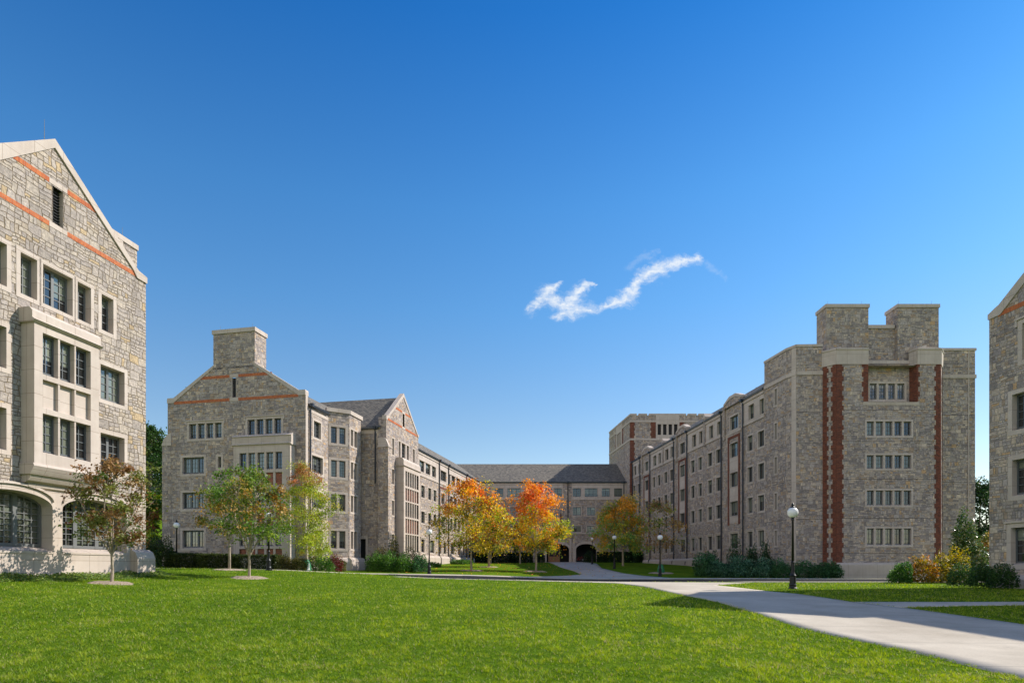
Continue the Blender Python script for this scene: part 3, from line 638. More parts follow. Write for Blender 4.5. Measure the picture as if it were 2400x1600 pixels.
# ================================================================== B: left hall with shaded gable front, polygonal bay, cross gable and long wing
def build_B():
    C0 = (-17.36, 52.0); ts = (.2096, 1.0); L = math.hypot(*ts); ts = (ts[0]/L, ts[1]/L)
    fl = at(392, 54.7); WF = Wall((C0[0]-13.4*ts[1], C0[1]+13.4*ts[0]), C0)     # front, camera facing
    WS = Wall(C0, t=ts)
    E = empty('stone_hall', (-24, 53, g1(-24, 53)), 'stone hall with shaded chimney gable, polygonal bay and long sunlit wing', 'building')
    FW = WF.L; zb = .6
    Z = {4: (12.77, 14.2), 3: (9.72, 11.18), 2: (6.65, 8.1), 1: (3.22, 4.78)}
    holes = []
    S = dict(sw=.2, dep=.28, fr=.055)
    u = WF.u
    holes.append(win(WF, E, eq(u(443), u(519.5), 4, .17), Z[4][0], Z[4][1]-.1, hood=True, **S))
    holes.append(win(WF, E, eq(u(580), u(659), 4, .17), Z[4][0]+.1, Z[4][1], hood=True, **S))
    for k in (3, 2, 1): holes.append(win(WF, E, [(u(427.5), u(478))], Z[k][0], Z[k][1], metal_mull=3, rows=3, cols=2, mun=.012, **{**S, 'fr': .085}))
    for k in (3, 2): holes.append(win(WF, E, [(u(510.5), u(518.5))], Z[k][0]+.45, Z[k][1]-.05, cols=1, **S))
    vm = u(548.5); holes.append((vm-.2, vm+.2, 16.2, 17.9))
    rake = 16.05; um = FW/2; ch0, ch1 = u(500), u(597); zch = 19.0
    holes_bay = (u(548)-.2, u(680)+.0, zb, 11.8)
    mb = MB()
    wall(mb, WF, [(0, rake+.05), (.55, rake+.05), (ch0, zch-.15), (ch1, zch-.15), (FW-.55, rake+.05), (FW, rake+.05)], zb, holes)
    # left side and back
    p0, p1 = WF.p(0, zb), WF.p(0, zb, -16)
    mb.face([WF.p(0,zb,-30), WF.p(0,zb,0), WF.p(0,16,0), WF.p(0,16,-30)])
    # chimney (front flush, 1.65 deep)
    chb = MB(); wbox(chb, WF, ch0, ch1, zch-.3, 21.75, -1.65, .0)
    mk('chimney', chb, 'stone', E)
    cc = MB(); wbox(cc, WF, ch0-.09, ch1+.09, 21.75, 22.1, -1.74, .09); mk('chimney_cap', cc, 'limestone', E)
    for q in (.12, .9): rod(E, *WF.xy(ch0+(ch1-ch0)*q, -.3), 22.1, .5)
    cp = MB(); o0, o1 = -.45, .05
    wprism(cp, WF, [(-.03, rake-.02), (.62, rake-.02), (ch0, zch-.18), (ch0, zch+.06), (.62, rake+.42), (.02, rake+.42), (-.03, rake+.3)], o0, o1); mk('coping', cp, 'limestone', E); cp = MB()
    wprism(cp, WF, [(FW+.03, rake-.02), (FW+.03, rake+.3), (FW-.02, rake+.42), (FW-.62, rake+.42), (ch1, zch+.06), (ch1, zch-.18), (FW-.62, rake-.02)], o0, o1)
    mk('coping', cp, 'limestone', E)
    bd = MB(); lb = MB()
    for a, b, z in ((.66, vm-.42, 15.9), (vm+.42, FW-.66, 15.9), (3.15, vm-.42, 17.92), (vm+.42, FW-3.15, 17.92)): wbox(bd, WF, a, b, z, z+.24, -.03, .012)
    for z in (15.88, 17.9): wbox(lb, WF, vm-.42, vm+.42, z, z+.3, -.03, .02)
    wbox(lb, WF, vm-.24, vm-.2, 16.18, 17.9, -.2, .015); wbox(lb, WF, vm+.2, vm+.24, 16.18, 17.9, -.2, .015)
    mk('brick_band', bd, 'soldier_brick', E); mk('vent_surround', lb, 'limestone', E)
    v = MB(); wq(v, WF, vm-.2, vm+.2, 16.18, 17.9, -.15); mk('vent', v, 'louvre', E)
    # full height limestone bay with brick panels
    pj = .75; a, b = WF.u(547, pj), WF.u(680, pj); Wb = WF.shifted(pj); lm = MB(); br = MB(); hl = []
    l5 = eq(Wb.u(561), Wb.u(661), 5, .2)
    for k, (z0, z1) in ((3, (9.74, 11.2)), (2, (6.72, 8.15)), (1, (3.3, 4.8))):
        win(Wb, E, l5, z0, z1, sw=0, ring=False, dep=.25, pr=-.001); hl.append((l5[0][0], l5[-1][1], z0-.02, z1))
    for z0, z1 in ((8.4, 9.5), (5.05, 6.5), (2.4, 3.1)):
        hl.append((l5[0][0], l5[-1][1], z0, z1)); wq(br, Wb, l5[0][0], l5[-1][1], z0, z1, -.14)
        for (x, y), (z_, w_) in zip(l5, l5[1:]): wbox(lm, Wb, y, z_, z0+.001, z1-.001, -.14, -.03)
        lm.face([Wb.p(l5[0][0],z1,-.14), Wb.p(l5[-1][1],z1,-.14), Wb.p(l5[-1][1],z1,0), Wb.p(l5[0][0],z1,0)])
        lm.face([Wb.p(l5[-1][1],z0,-.14), Wb.p(l5[-1][1],z0,0), Wb.p(l5[-1][1],z1,0), Wb.p(l5[-1][1],z1,-.14)])
    wall(lm, Wb, [(a, 11.8), (b, 11.8)], zb, hl)
    for x0_, x1_, z0, z1 in hl[:3]:
        lm.face([Wb.p(x0_,z0,0), Wb.p(x0_,z0,-.25), Wb.p(x0_,z1,-.25), Wb.p(x0_,z1,0)]); lm.face([Wb.p(x1_,z0,-.25), Wb.p(x1_,z0,0), Wb.p(x1_,z1,0), Wb.p(x1_,z1,-.25)])
        lm.face([Wb.p(x0_,z1,-.25), Wb.p(x1_,z1,-.25), Wb.p(x1_,z1,0), Wb.p(x0_,z1,0)])
    lm.face([WF.p(a,zb,0), WF.p(a,zb,pj), WF.p(a,11.8,pj), WF.p(a,11.8,0)]); lm.face([WF.p(b,zb,pj), WF.p(b,zb,0), WF.p(b,11.8,0), WF.p(b,11.8,pj)])
    wprofile(lm, WF, a-.12, b+.12, [(0, 11.8), (pj+.03, 11.8), (pj+.13, 11.88), (pj+.02, 11.98), (pj+.02, 12.5), (pj+.1, 12.56), (pj-.15, 12.75), (0, 12.8)])
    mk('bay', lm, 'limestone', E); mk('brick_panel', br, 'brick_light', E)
    # left buttress
    bt = MB(); wbox(bt, WF, -.55, .35, zb, 12.3, -.9, .02); mk('buttress', bt, 'stone', E)
    bc = MB(); wprism(bc, WF, [(-.6, 12.3), (.4, 12.3), (.4, 13.4), (.05, 13.3), (-.35, 12.9)], -.92, .06); mk('buttress_cap', bc, 'limestone', E)
    # ---- side segment
    uS1 = WS.u(769)
    hs = [win(WS, E, [(WS.u(735.5), WS.u(752))], Z[4][0], Z[4][1], metal_mull=2, rows=4, **S)]
    for k in (3, 2, 1): hs.append(win(WS, E, [(WS.u(731), WS.u(756.5))], Z[k][0], Z[k][1], metal_mull=3, rows=4, **S))
    wall(mb, WS, [(0, 16.1), (.35, 16.1), (.351, 15.2), (9.5, 15.2)], zb, hs)
    wend = MB(); wbox(wend, WS, .02, .34, zb+.3, 16.35, -.3, .02); mk('corner_pilaster', wend, 'limestone', E)
    tr = MB(); wbox(tr, WS, .45, uS1, 14.75, 15.0, -.02, .03); mk('fascia', tr, 'limestone', E)
    gutter(E, WS, .45, WS.u(766), 15.4); downspout(E, WS, .62, 1.4, 15.3, .1)
    r = MB()
    r.face([WS.p(.4,15.3,.2), WS.p(9.5,15.3,.2), WS.p(9.5,17.4,-2.7), WS.p(.4,17.4,-2.7)]); r.face([WS.p(.4,17.4,-2.7), WS.p(9.5,17.4,-2.7), WS.p(9.5,17.5,-12), WS.p(.4,17.5,-12)])
    # ---- polygonal bay
    a = (-16.57, 55.76); b = (-14.93, 56.83); c = (b[0]+ts[0]*2.35, b[1]+ts[1]*2.35); d = (c[0]-.6, c[1]+.9)
    F1, F2, F3 = Wall(a, b), Wall(b, c), Wall(c, d)
    F0 = Wall((a[0]-1.2, a[1]-.6), a)
    h1 = []; h2 = []
    for k in (4, 3, 2, 1):
        h1.append(win(F1, E, PX(F1, [(775.8,789.8),(795.5,809.8)]), Z[k][0], Z[k][1]+.08, sw=.22, dep=.28, rows=5, cols=3))
        h2.append(win(F2, E, PX(F2, [(822.3,828.6),(831,837.4)]), Z[k][0], Z[k][1]+.08, sw=.15, dep=.28, rows=5, cols=2))
    wall(mb, F1, [(0, 15.6), (F1.L, 15.6)], zb, h1); wall(mb, F2, [(0, 15.6), (F2.L, 15.6)], zb, h2); wall(mb, F3, [(0, 15.6), (F3.L, 15.6)], zb)
    cap = MB(); wbox(cap, F1, -.15, F1.L+.1, 15.6, 15.95, -.4, .1); wbox(cap, F2, -.03, F2.L+.25, 15.601, 15.951, -.4, .1)
    mk('parapet_coping', cap, 'limestone', E)
    pd = MB(); wprofile(pd, F2, -.3, F2.L+.2, [(0, zb), (.38, zb), (.38, 2.1), (.28, 2.35), (.1, 2.45), (0, 2.45)]); wprofile(pd, F1, .9, F1.L+.2, [(0, zb), (.37, zb), (.37, 2.1), (.27, 2.34), (.1, 2.44), (0, 2.44)]); mk('plinth', pd, 'limestone', E)
    for w_ in (.3, 1.6): rod(E, *F1.xy(w_, -.2), 15.95, .5)
    # ---- cross gable projection G
    G0 = (-12.04, 59.2); WG = Wall(G0, t=ts); GL = WG.u(980.3); zk = 15.75; um = GL/2; zap = 19.25
    WGs = Wall((G0[0]-5*ts[1], G0[1]+5*ts[0]), G0)      # camera facing side
    hg = []
    SG = dict(sw=.13, dep=.26)
    hg.append(win(WG, E, [(WG.u(919), WG.u(923.6))], 12.6, 14.2, cols=1, **SG))
    hg.append(win(WG, E, PX(WG, [(934,939.5),(942,951),(953.6,958.6)]), 12.6, 14.25, cols=2, **SG))
    hg.append(win(WG, E, [(WG.u(967.5), WG.u(972))], 12.6, 14.2, cols=1, **SG))
    for k in (3, 2, 1): hg.append(win(WG, E, [(WG.u(913), WG.u(923.8))], Z[k][0], Z[k][1], cols=2, rows=4, **SG))
    vu = WG.u(946); hg.append((vu-.22, vu+.22, 15.9, 17.3))
    wall(mb, WG, [(0, zk), (um, zap-.2), (GL, zk)], zb, hg)
    wall(mb, WGs, [(0, 14.9), (4.2, 14.9), (4.201, zk+.2), (5, zk+.2)], zb, [(1.9, 2.9, zb, 4.3)])
    mb.face([WG.p(GL,zb,0), WG.p(GL,zb,-5), WG.p(GL,zk,-5), WG.p(GL,zk,0)])
    cg = MB(); wprism(cg, WG, [(um, zap-.28), (um, zap+.12), (.25, zk+.35), (-.05, zk+.35), (-.05, zk-.05), (.1, zk-.05)], -.4, .06)
    wprism(cg, WG, [(um+.001, zap-.28), (GL-.1, zk-.05), (GL+.05, zk-.05), (GL+.05, zk+.25), (GL-.25, zk+.3), (um+.001, zap+.12)], -.4, .06); mk('gable_coping', cg, 'limestone', E)
    bg_ = MB(); lg = MB(); sl_ = (zap-.2-zk)/um
    wbox(bg_, WG, .35, vu-.4, zk-.02, zk+.18, -.02, .014); wbox(bg_, WG, vu+.4, GL-.35, zk-.02, zk+.18, -.02, .014)
    z_ = 17.3; uu = (z_-zk)/sl_+.3; wbox(bg_, WG, uu, vu-.4, z_, z_+.2, -.02, .014); wbox(bg_, WG, vu+.4, GL-uu, z_, z_+.2, -.02, .014); mk('brick_band', bg_, 'soldier_brick', E)
    for z_ in (zk-.04, 17.28): wbox(lg, WG, vu-.4, vu+.4, z_, z_+.24, -.02, .018)
    mk('vent_surround', lg, 'limestone', E); v = MB(); wq(v, WG, vu-.25, vu+.25, 15.8, 17.4, -.15); mk('vent', v, 'louvre', E)
    # buttress at the corner of G
    bt = MB(); wbox(bt, WGs, 4.3, 5.35, zb, 13.0, -.6, .35); mk('buttress', bt, 'stone', E)
    bc = MB(); wbox(bc, WGs, 4.25, 5.4, 13.0, 13.12, -.6, .4); wprism(bc, WGs, [(4.3, 13.12), (5.38, 13.12), (5.1, 13.75), (4.9, 13.9), (4.3, 13.9)], -.02, .3); mk('buttress_cap', bc, 'limestone', E)
    dr = MB(); wq(dr, WGs, 1.9, 2.9, zb, 4.3, -.5); mk('door', dr, 'louvre', E)
    ds = MB(); wbox(ds, WGs, 1.7, 1.9, zb, 4.3, -.5, .02); wbox(ds, WGs, 2.9, 3.1, zb, 4.3, -.5, .02); wbox(ds, WGs, 1.7, 3.1, 4.3, 4.6, -.5, .02); mk('door_surround', ds, 'limestone', E)
    fz = MB(); wbox(fz, WGs, 0, 4.2, 14.4, 14.75, -.02, .03); mk('fascia', fz, 'limestone', E); gutter(E, WGs, 0, 4.2, 15.0); downspout(E, WGs, 3.9, 9, 14.9, .05, False)
    # cross roof
    R0 = WG.p(um, zap-.3, -.3); R1 = WG.p(um, zap-.3, -14)
    r.face([WG.p(-.25, 14.95, -.5), R0, R1, WG.p(-.25, 14.95, -14)][::-1]); r.face([WG.p(GL+.2, 15.2, -.3), WG.p(GL+.2, 15.2, -14), R1, R0][::-1])
    # G limestone bay
    pj = .8; Wg = WG.shifted(pj); a, b = Wg.u(946.5), Wg.u(984.5); lm = MB(); br = MB(); l6 = eq(Wg.u(950.3), Wg.u(981), 6, .16); hl = []
    for z0, z1 in ((9.7, 11.2), (6.6, 8.1), (3.1, 4.85)):
        win(Wg, E, l6, z0, z1, sw=0, ring=False, dep=.22, pr=-.001, rows=3); hl.append((l6[0][0], l6[-1][1], z0-.02, z1))
        lm.face([Wg.p(l6[0][0],z1,-.22), Wg.p(l6[-1][1],z1,-.22), Wg.p(l6[-1][1],z1,0), Wg.p(l6[0][0],z1,0)])
    for z0, z1 in ((8.25, 9.5), (4.98, 6.45)):
        hl.append((l6[0][0], l6[-1][1], z0, z1)); wq(br, Wg, l6[0][0], l6[-1][1], z0, z1, -.14)
        for (x, y), (z_, w_) in zip(l6, l6[1:]): wbox(lm, Wg, y, z_, z0+.001, z1-.001, -.14, -.03)
    wall(lm, Wg, [(a, 11.6), (b, 11.6)], zb, hl)
    lm.face([WG.p(a,zb,0), WG.p(a,zb,pj), WG.p(a,11.6,pj), WG.p(a,11.6,0)]); lm.face([WG.p(b,zb,pj), WG.p(b,zb,0), WG.p(b,11.6,0), WG.p(b,11.6,pj)])
    wprofile(lm, WG, a-.1, b+.1, [(0, 11.6), (pj+.03, 11.6), (pj+.12, 11.68), (pj+.02, 11.78), (pj+.02, 12.2), (pj-.12, 12.45), (0, 12.5)])
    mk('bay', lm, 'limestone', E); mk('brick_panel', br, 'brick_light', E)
    # ---- long wing S2
    W2 = Wall((-11.1, 74), t=ts); u0, u1 = W2.u(975), W2.u(1123)+1.0; h2 = []; zg = 15.6
    cols4 = [[(982.5,994.7),(998,1009),(1013,1021)], [(1032,1045.5)], [(1051,1056),(1058.5,1067),(1070,1079),(1081,1086.5)], [(1095,1104.5)], [(1109,1118)]]
    lp = MB(); lph = []; S2_ = dict(sw=.1, dep=.24, pr=.05)
    for grp in cols4:
        g_ = PX(W2, grp); m2 = 2 if len(grp) == 1 else 1
        h = win(W2, E, g_, 13.1, 14.45, metal_mull=m2, cols=2, rows=3, **S2_); h2.append(h); lph.append(h)
    cols = [(987,995.5),(1003.5,1011),(1016,1022.8),(1034,1042),(1055,1061),(1064,1070),(1073,1079),(1082,1087.5),(1097,1103),(1110,1115)]
    for k, (z0, z1) in {3: (10.02, 11.5), 2: (6.9, 8.35)}.items():
        for cpx in cols: h2.append(win(W2, E, [(W2.u(cpx[0]), W2.u(cpx[1]))], z0, z1, sw=.14, dep=.24, cols=3, rows=4))
    for cpx in [(987,995),(1008,1018),(1029.5,1034.5),(1039.5,1046),(1056,1065),(1073,1080),(1085,1090)]: h2.append(win(W2, E, [(W2.u(cpx[0]), W2.u(cpx[1]))], 3.35, 5.0, sw=.14, dep=.26, cols=3, rows=4, hood=True))
    wall(mb, W2, [(u0-2, zg-.2), (u1, zg-.2)], zb, h2)
    wall(lp, W2, [(u0, 15.15), (u1, 15.15)], 12.7, [h_ for h_ in lph], off=.025)
    wbox(lp, W2, u0, u1, 12.55, 12.7, -.01, .07); wbox(lp, W2, u0, u1, 15.15, 15.4, -.01, .1); mk('upper_storey_facing', lp, 'limestone', E)
    bq = MB(); ua, ub = W2.u(1030.5), W2.u(1046.5)
    wbox(bq, W2, ua, ua+.25, 6.4, 12.2, -.02, .018); wbox(bq, W2, ub-.25, ub, 6.4, 12.2, -.02, .018); wbox(bq, W2, ua, ub, 12.0, 12.25, -.02, .02); mk('brick_trim', bq, 'brick', E)
    gutter(E, W2, u0, u1, zg)
    for px in (1028.2, 1050, 1092): downspout(E, W2, W2.u(px), 2.1, zg-.1, .1)
    pl = MB()
    for x0_, x1_ in ((u0, W2.u(1027)), (W2.u(1029.3), W2.u(1048.7)), (W2.u(1051.2), W2.u(1079)), (W2.u(1082), u1)): wprofile(pl, W2, x0_, x1_, [(0, zb), (.36, zb), (.36, 2.75), (.26, 2.98), (.08, 3.05), (0, 3.05)])
    mk('plinth', pl, 'limestone', E)
    r.face([W2.p(u0-2,zg,.2), W2.p(u1,zg,.2), W2.p(u1,18.6,-3.9), W2.p(u0-2,18.6,-3.9)]); r.face([W2.p(u0-2,18.6,-3.9), W2.p(u1,18.6,-3.9), W2.p(u1,18.6,-12), W2.p(u0-2,18.6,-12)])
    mk('roof', r, 'shingle', E); mk('wall', mb, 'stone', E)
build_B()

# ================================================================== centre building with arches
def build_centre():
    D = 102.0; W = Wall((-8.5, D), (19.2, D)); E = empty('stone_hall', (5, D, g1(5, D)), 'low stone hall with arched entrances at the far end, behind the orange trees', 'building')
    zb = 1.6; ze = 15.55; X = lambda px: W.u(px); holes = []; lp = MB(); ph = []
    S = dict(sw=.1, dep=.22, pr=.05, frame='window_frame')
    for g_ in ([(1118,1127)], [(1137,1150)], [(1159.5,1179.5)], [(1189.3,1220)], [(1229.5,1239),], [(1279,1293)], [(1297.5,1316.5)], [(1342.3,1361.5)], [(1370.6,1400.4)], [(1410.3,1429.4)], [(1439.2,1458.5)]):
        w_ = (g_[0][1]-g_[0][0]); h = win(W, E, [(X(g_[0][0]), X(g_[0][1]))], 13.2, 14.6, metal_mull=3 if w_ > 24 else 2, cols=2, rows=3, **S); holes.append(h); ph.append(h)
    for z0, z1 in ((10.1, 11.5), (7.35, 8.4)):
        for a, b in ((1120,1130),(1195.7,1215),(1235,1250),(1262,1278),(1342.3,1361.5),(1375.6,1395),(1420.3,1449)):
            holes.append(win(W, E, [(X(a), X(b))], z0, z1, sw=.15, dep=.22, metal_mull=2, cols=2, rows=3))
    for a, b in ((1090,1100),(1110,1120),(1140,1150),(1165,1175)): holes.append(win(W, E, [(X(a), X(b))], 3.4, 5.0, sw=.15, dep=.24, metal_mull=2, cols=2, rows=3))
    arches = [(X(1281), X(1334)), (X(1350), X(1398))]; zs, zc = 4.5, 5.45
    for a, b in arches: holes.append((a-.3, b+.3, zb, 6.1))
    mb = MB(); wall(mb, W, [(0, ze), (W.L, ze)], zb, holes); mk('wall', mb, 'stone', E)
    ar = MB(); po = MB(); gl = MB()
    for a, b in arches:
        cu, hw = (a+b)/2, (b-a)/2; zcv = lambda u: zs+(zc-zs)*math.sqrt(max(0, 1-((u-cu)/hw)**2))
        n = 16; us = [cu-hw*math.cos(math.pi*i/n) for i in range(n+1)]
        cu2, hw2 = cu, hw+.31; z2 = lambda u: zs+.02+(zc+.42-zs)*math.sqrt(max(0, 1-((u-cu2)/hw2)**2))
        us2 = [cu2-hw2*math.cos(math.pi*i/n) for i in range(n+1)]
        for i in range(n):
            x, y, x2, y2 = us[i], us[i+1], us2[i], us2[i+1]
            ar.face([W.p(x, zcv(x), .06), W.p(y, zcv(y), .06), W.p(y2, z2(y2), .06), W.p(x2, z2(x2), .06)])
            ar.face([W.p(x, zcv(x), -.5), W.p(y, zcv(y), -.5), W.p(y, zcv(y), .06), W.p(x, zcv(x), .06)])
            ar.face([W.p(x2, z2(x2), .06), W.p(y2, z2(y2), .06), W.p(y2, z2(y2), -.02), W.p(x2, z2(x2), -.02)])
            po.face([W.p(x2, z2(x2), .001), W.p(y2, z2(y2), .001), W.p(y2, 6.1, .001), W.p(x2, 6.1, .001)])
        wbox(ar, W, a-.3, a, zb, zs, -.5, .06); wbox(ar, W, b, b+.3, zb, zs, -.5, .06)
        # porch
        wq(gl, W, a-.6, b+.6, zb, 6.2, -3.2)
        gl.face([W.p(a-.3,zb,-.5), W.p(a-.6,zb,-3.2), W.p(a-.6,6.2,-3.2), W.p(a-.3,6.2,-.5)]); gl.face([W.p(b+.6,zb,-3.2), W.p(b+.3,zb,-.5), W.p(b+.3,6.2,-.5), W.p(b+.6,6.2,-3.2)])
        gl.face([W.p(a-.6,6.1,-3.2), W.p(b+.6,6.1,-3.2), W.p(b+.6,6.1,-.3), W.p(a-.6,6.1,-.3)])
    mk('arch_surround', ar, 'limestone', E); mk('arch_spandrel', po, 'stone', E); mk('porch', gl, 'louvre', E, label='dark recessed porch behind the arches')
    # doors in the left arch
    a = X(1285.5); zf = g1(7, 103)+.02
    for k in range(2):
        d = MB(); x0_ = a+k*.97; wbox(d, W, x0_, x0_+.95, zf, zf+.95, -.6, -.53); wbox(d, W, x0_, x0_+.17, zf+.95, zf+2.9, -.6, -.53); wbox(d, W, x0_+.78, x0_+.95, zf+.95, zf+2.9, -.6, -.53); wbox(d, W, x0_+.17, x0_+.78, zf+2.6, zf+2.9, -.6, -.53)
        do = mk('door', d, 'wood', E); g_ = MB(); wq(g_, W, x0_+.16, x0_+.79, zf+.94, zf+2.62, -.57, uv=[(k,0),(k+1,0),(k+1,.01),(k,.01)]); sub(mk('door_pane', g_, 'louvre'), do)
        hb = MB(); hx = x0_+(.84 if k == 0 else .08); hb.tube([W.p(hx, zf+.8, -.48), W.p(hx, zf+1.5, -.48)], .025, 6); sub(mk('handle', hb, 'dark_metal'), do)
    wbox(lp, W, X(1100), W.L, 7.05, 7.3, -.01, .1)
    wall(lp, W, [(0, 15.2), (X(1319), 15.2)], 12.8, ph[:7], off=.03); wall(lp, W, [(X(1340), 15.2), (W.L, 15.2)], 12.8, ph[7:], off=.03)
    wbox(lp, W, 0, X(1319), 12.7, 12.8, -.01, .08); wbox(lp, W, X(1340), W.L, 12.7, 12.8, -.01, .08); wbox(lp, W, 0, X(1319), 15.2, 15.4, -.01, .1); wbox(lp, W, X(1340), W.L, 15.2, 15.4, -.01, .1)
    for px in (1337, 1345): wbox(lp, W, X(px)-.15, X(px)+.15, zb, 6.3, -.01, .12)
    mk('facing', lp, 'limestone', E)
    q = MB(); wbox(q, W, X(1313), X(1316), 7.4, 10.5, -.02, .02); mk('brick_trim', q, 'brick', E)
    gutter(E, W, 0, W.L, ze+.1); downspout(E, W, X(1331), 7.3, ze, .1, False); downspout(E, W, X(1462), 2.5, ze, .1, False)
    r = MB(); zr = 19.6; yr = D+6.0
    r.face([(-13, D-.2, ze+.05), (19.6, D-.2, ze+.05), (18.3, yr, zr), (-13, yr, zr)]); r.face([(-13, yr, zr), (18.3, yr, zr), (18.3, yr+6, ze), (-13, yr+6, ze)]); mk('roof', r, 'shingle', E)
    return W
WC = build_centre()
# lettering over the left and right arches
def letters(txt, px, z, size, parent):
    cu = bpy.data.curves.new('lettering', 'FONT'); cu.body = txt; cu.size = size; cu.extrude = .03; cu.align_x = 'LEFT'
    tmp = bpy.data.objects.new('tmp_text', cu); COL.objects.link(tmp); dg = bpy.context.evaluated_depsgraph_get(); me = bpy.data.meshes.new_from_object(tmp.evaluated_get(dg))
    bpy.data.objects.remove(tmp); me.materials.clear(); me.materials.append(MATS['bronze'])
    x, y, _ = WC.p(WC.u(px), 0, .06); me.transform(Matrix.Translation((x, y, z)) @ Matrix.Rotation(math.radians(90), 4, 'X'))
    o = bpy.data.objects.new('lettering', me); COL.objects.link(o); adopt(o, parent); return o
letters('HALL', 1328.5, 6.42, .42, bpy.data.objects[[o.name for o in COL.objects if o.type == 'EMPTY' and 'arched entrances' in o.get('label', '')][0]])

# ================================================================== E: far tower
def build_E():
    Q1 = at(1478, 99.5); Q0 = at(1428, 113); Q2 = (34, 99.5)
    E = empty('stone_tower', (25, 105, 2.4), 'square stone tower with battlements and louvred openings rising behind the right wing', 'tower')
    WL = Wall(Q0, Q1); WF = Wall(Q1, Q2); zb, zt = 1.5, 26.0; mb = MB(); hf = []; hl = []
    X = WF.u; z0, z1 = 22.85, 24.55
    lo = eq(X(1541), X(1588), 4, .3); hf.append((lo[0][0], lo[-1][1], z0, z1)); lol = eq(WL.u(1447), WL.u(1456.5), 4, .22); hl.append((lol[0][0], lol[-1][1], z0, z1))
    wall(mb, WF, [(0, zt), (WF.L, zt)], zb, hf); wall(mb, WL, [(0, zt), (WL.L, zt)], zb, hl)
    mb.face([(34,99.5,zb),(34,113,zb),(34,113,zt),(34,99.5,zt)]); mb.face([(34,113,zb),(Q0[0],113,zb),(Q0[0],113,zt),(34,113,zt)]); mb.face([(Q0[0],113,zt-.5),(Q1[0],99.5,zt-.5),(34,99.5,zt-.5),(34,113,zt-.5)])
    mk('wall', mb, 'stone', E)
    lm = MB(); lv = MB()
    for W in (WF, WL):
        wbox(lm, W, -.05 if W is WF else 0, W.L, 24.9, 25.2, -.02, .08); wbox(lm, W, -.05 if W is WF else 0, W.L, 22.0, 22.3, -.02, .08)
    wbox(lm, WF, X(1537), X(1592), 24.56, 26.02, -.02, .1); wbox(lm, WF, X(1537), lo[0][0], 22.31, 24.559, -.25, .1); wbox(lm, WF, lo[-1][1], X(1592), 22.31, 24.559, -.25, .1); wbox(lm, WF, lo[0][0], lo[-1][1], 22.31, 22.85, -.25, .1)
    for (a, b), (c, d) in zip(lo, lo[1:]): wbox(lm, WF, b, c, z0, z1, -.25, .05)
    a, b = WL.u(1445), WL.u(1458.5); wbox(lm, WL, a, b, 24.56, 25.9, -.02, .1); wbox(lm, WL, a, lol[0][0], 22.31, 24.559, -.25, .1); wbox(lm, WL, lol[-1][1], b, 22.31, 24.559, -.25, .1)
    for (a, b), (c, d) in zip(lol, lol[1:]): wbox(lm, WL, b, c, z0, z1, -.25, .05)
    # crenel coping with notches
    def cop(W, u0, u1): wbox(lm, W, u0, u1, zt, zt+.28, -.5, .08)
    ns = [X(1494.5), X(1519), X(1610), X(1635)]; prev = -.08
    for n_u in ns+[WF.L]: cop(WF, prev, n_u-.16 if n_u != WF.L else n_u); wbox(lm, WF, n_u-.45, n_u-.3, zt-.7, zt-.001, -.02, .04) if n_u != WF.L else 0; prev = n_u+.16
    prev = 0
    for fr_ in (.2, .42, .72, .9): n_u = WL.L*fr_; cop(WL, prev, n_u-.14); prev = n_u+.14
    cop(WL, prev, WL.L-.1)
    mk('limestone_trim', lm, 'limestone', E)
    for W, l in ((WF, lo), (WL, lol)):
        v = MB(); wq(v, W, l[0][0], l[-1][1], z0, z1, -.2); mk('louvre', v, 'louvre', E)
    quoin(E, WF, 0, .55, zb, 22.0, right=1); quoin(E, WF, 0.0, .55, 22.3, 24.9, right=1); quoin(E, WF, X(1537)-.75, X(1537), 22.3, 24.9, left=1); quoin(E, WF, X(1592), X(1592)+.7, 22.3, 24.9, right=1)
    quoin(E, WL, WL.L-.4, WL.L-.001, zb, 22.0, left=1); quoin(E, WL, WL.L-.4, WL.L-.001, 22.3, 24.9, left=1); quoin(E, WL, WL.u(1445)-.5, WL.u(1445), 22.3, 24.9, left=1); quoin(E, WL, WL.u(1458.5), WL.u(1458.5)+.5, 22.3, 24.9, right=1); quoin(E, WL, 0, .3, zb, 24.9)
build_E()

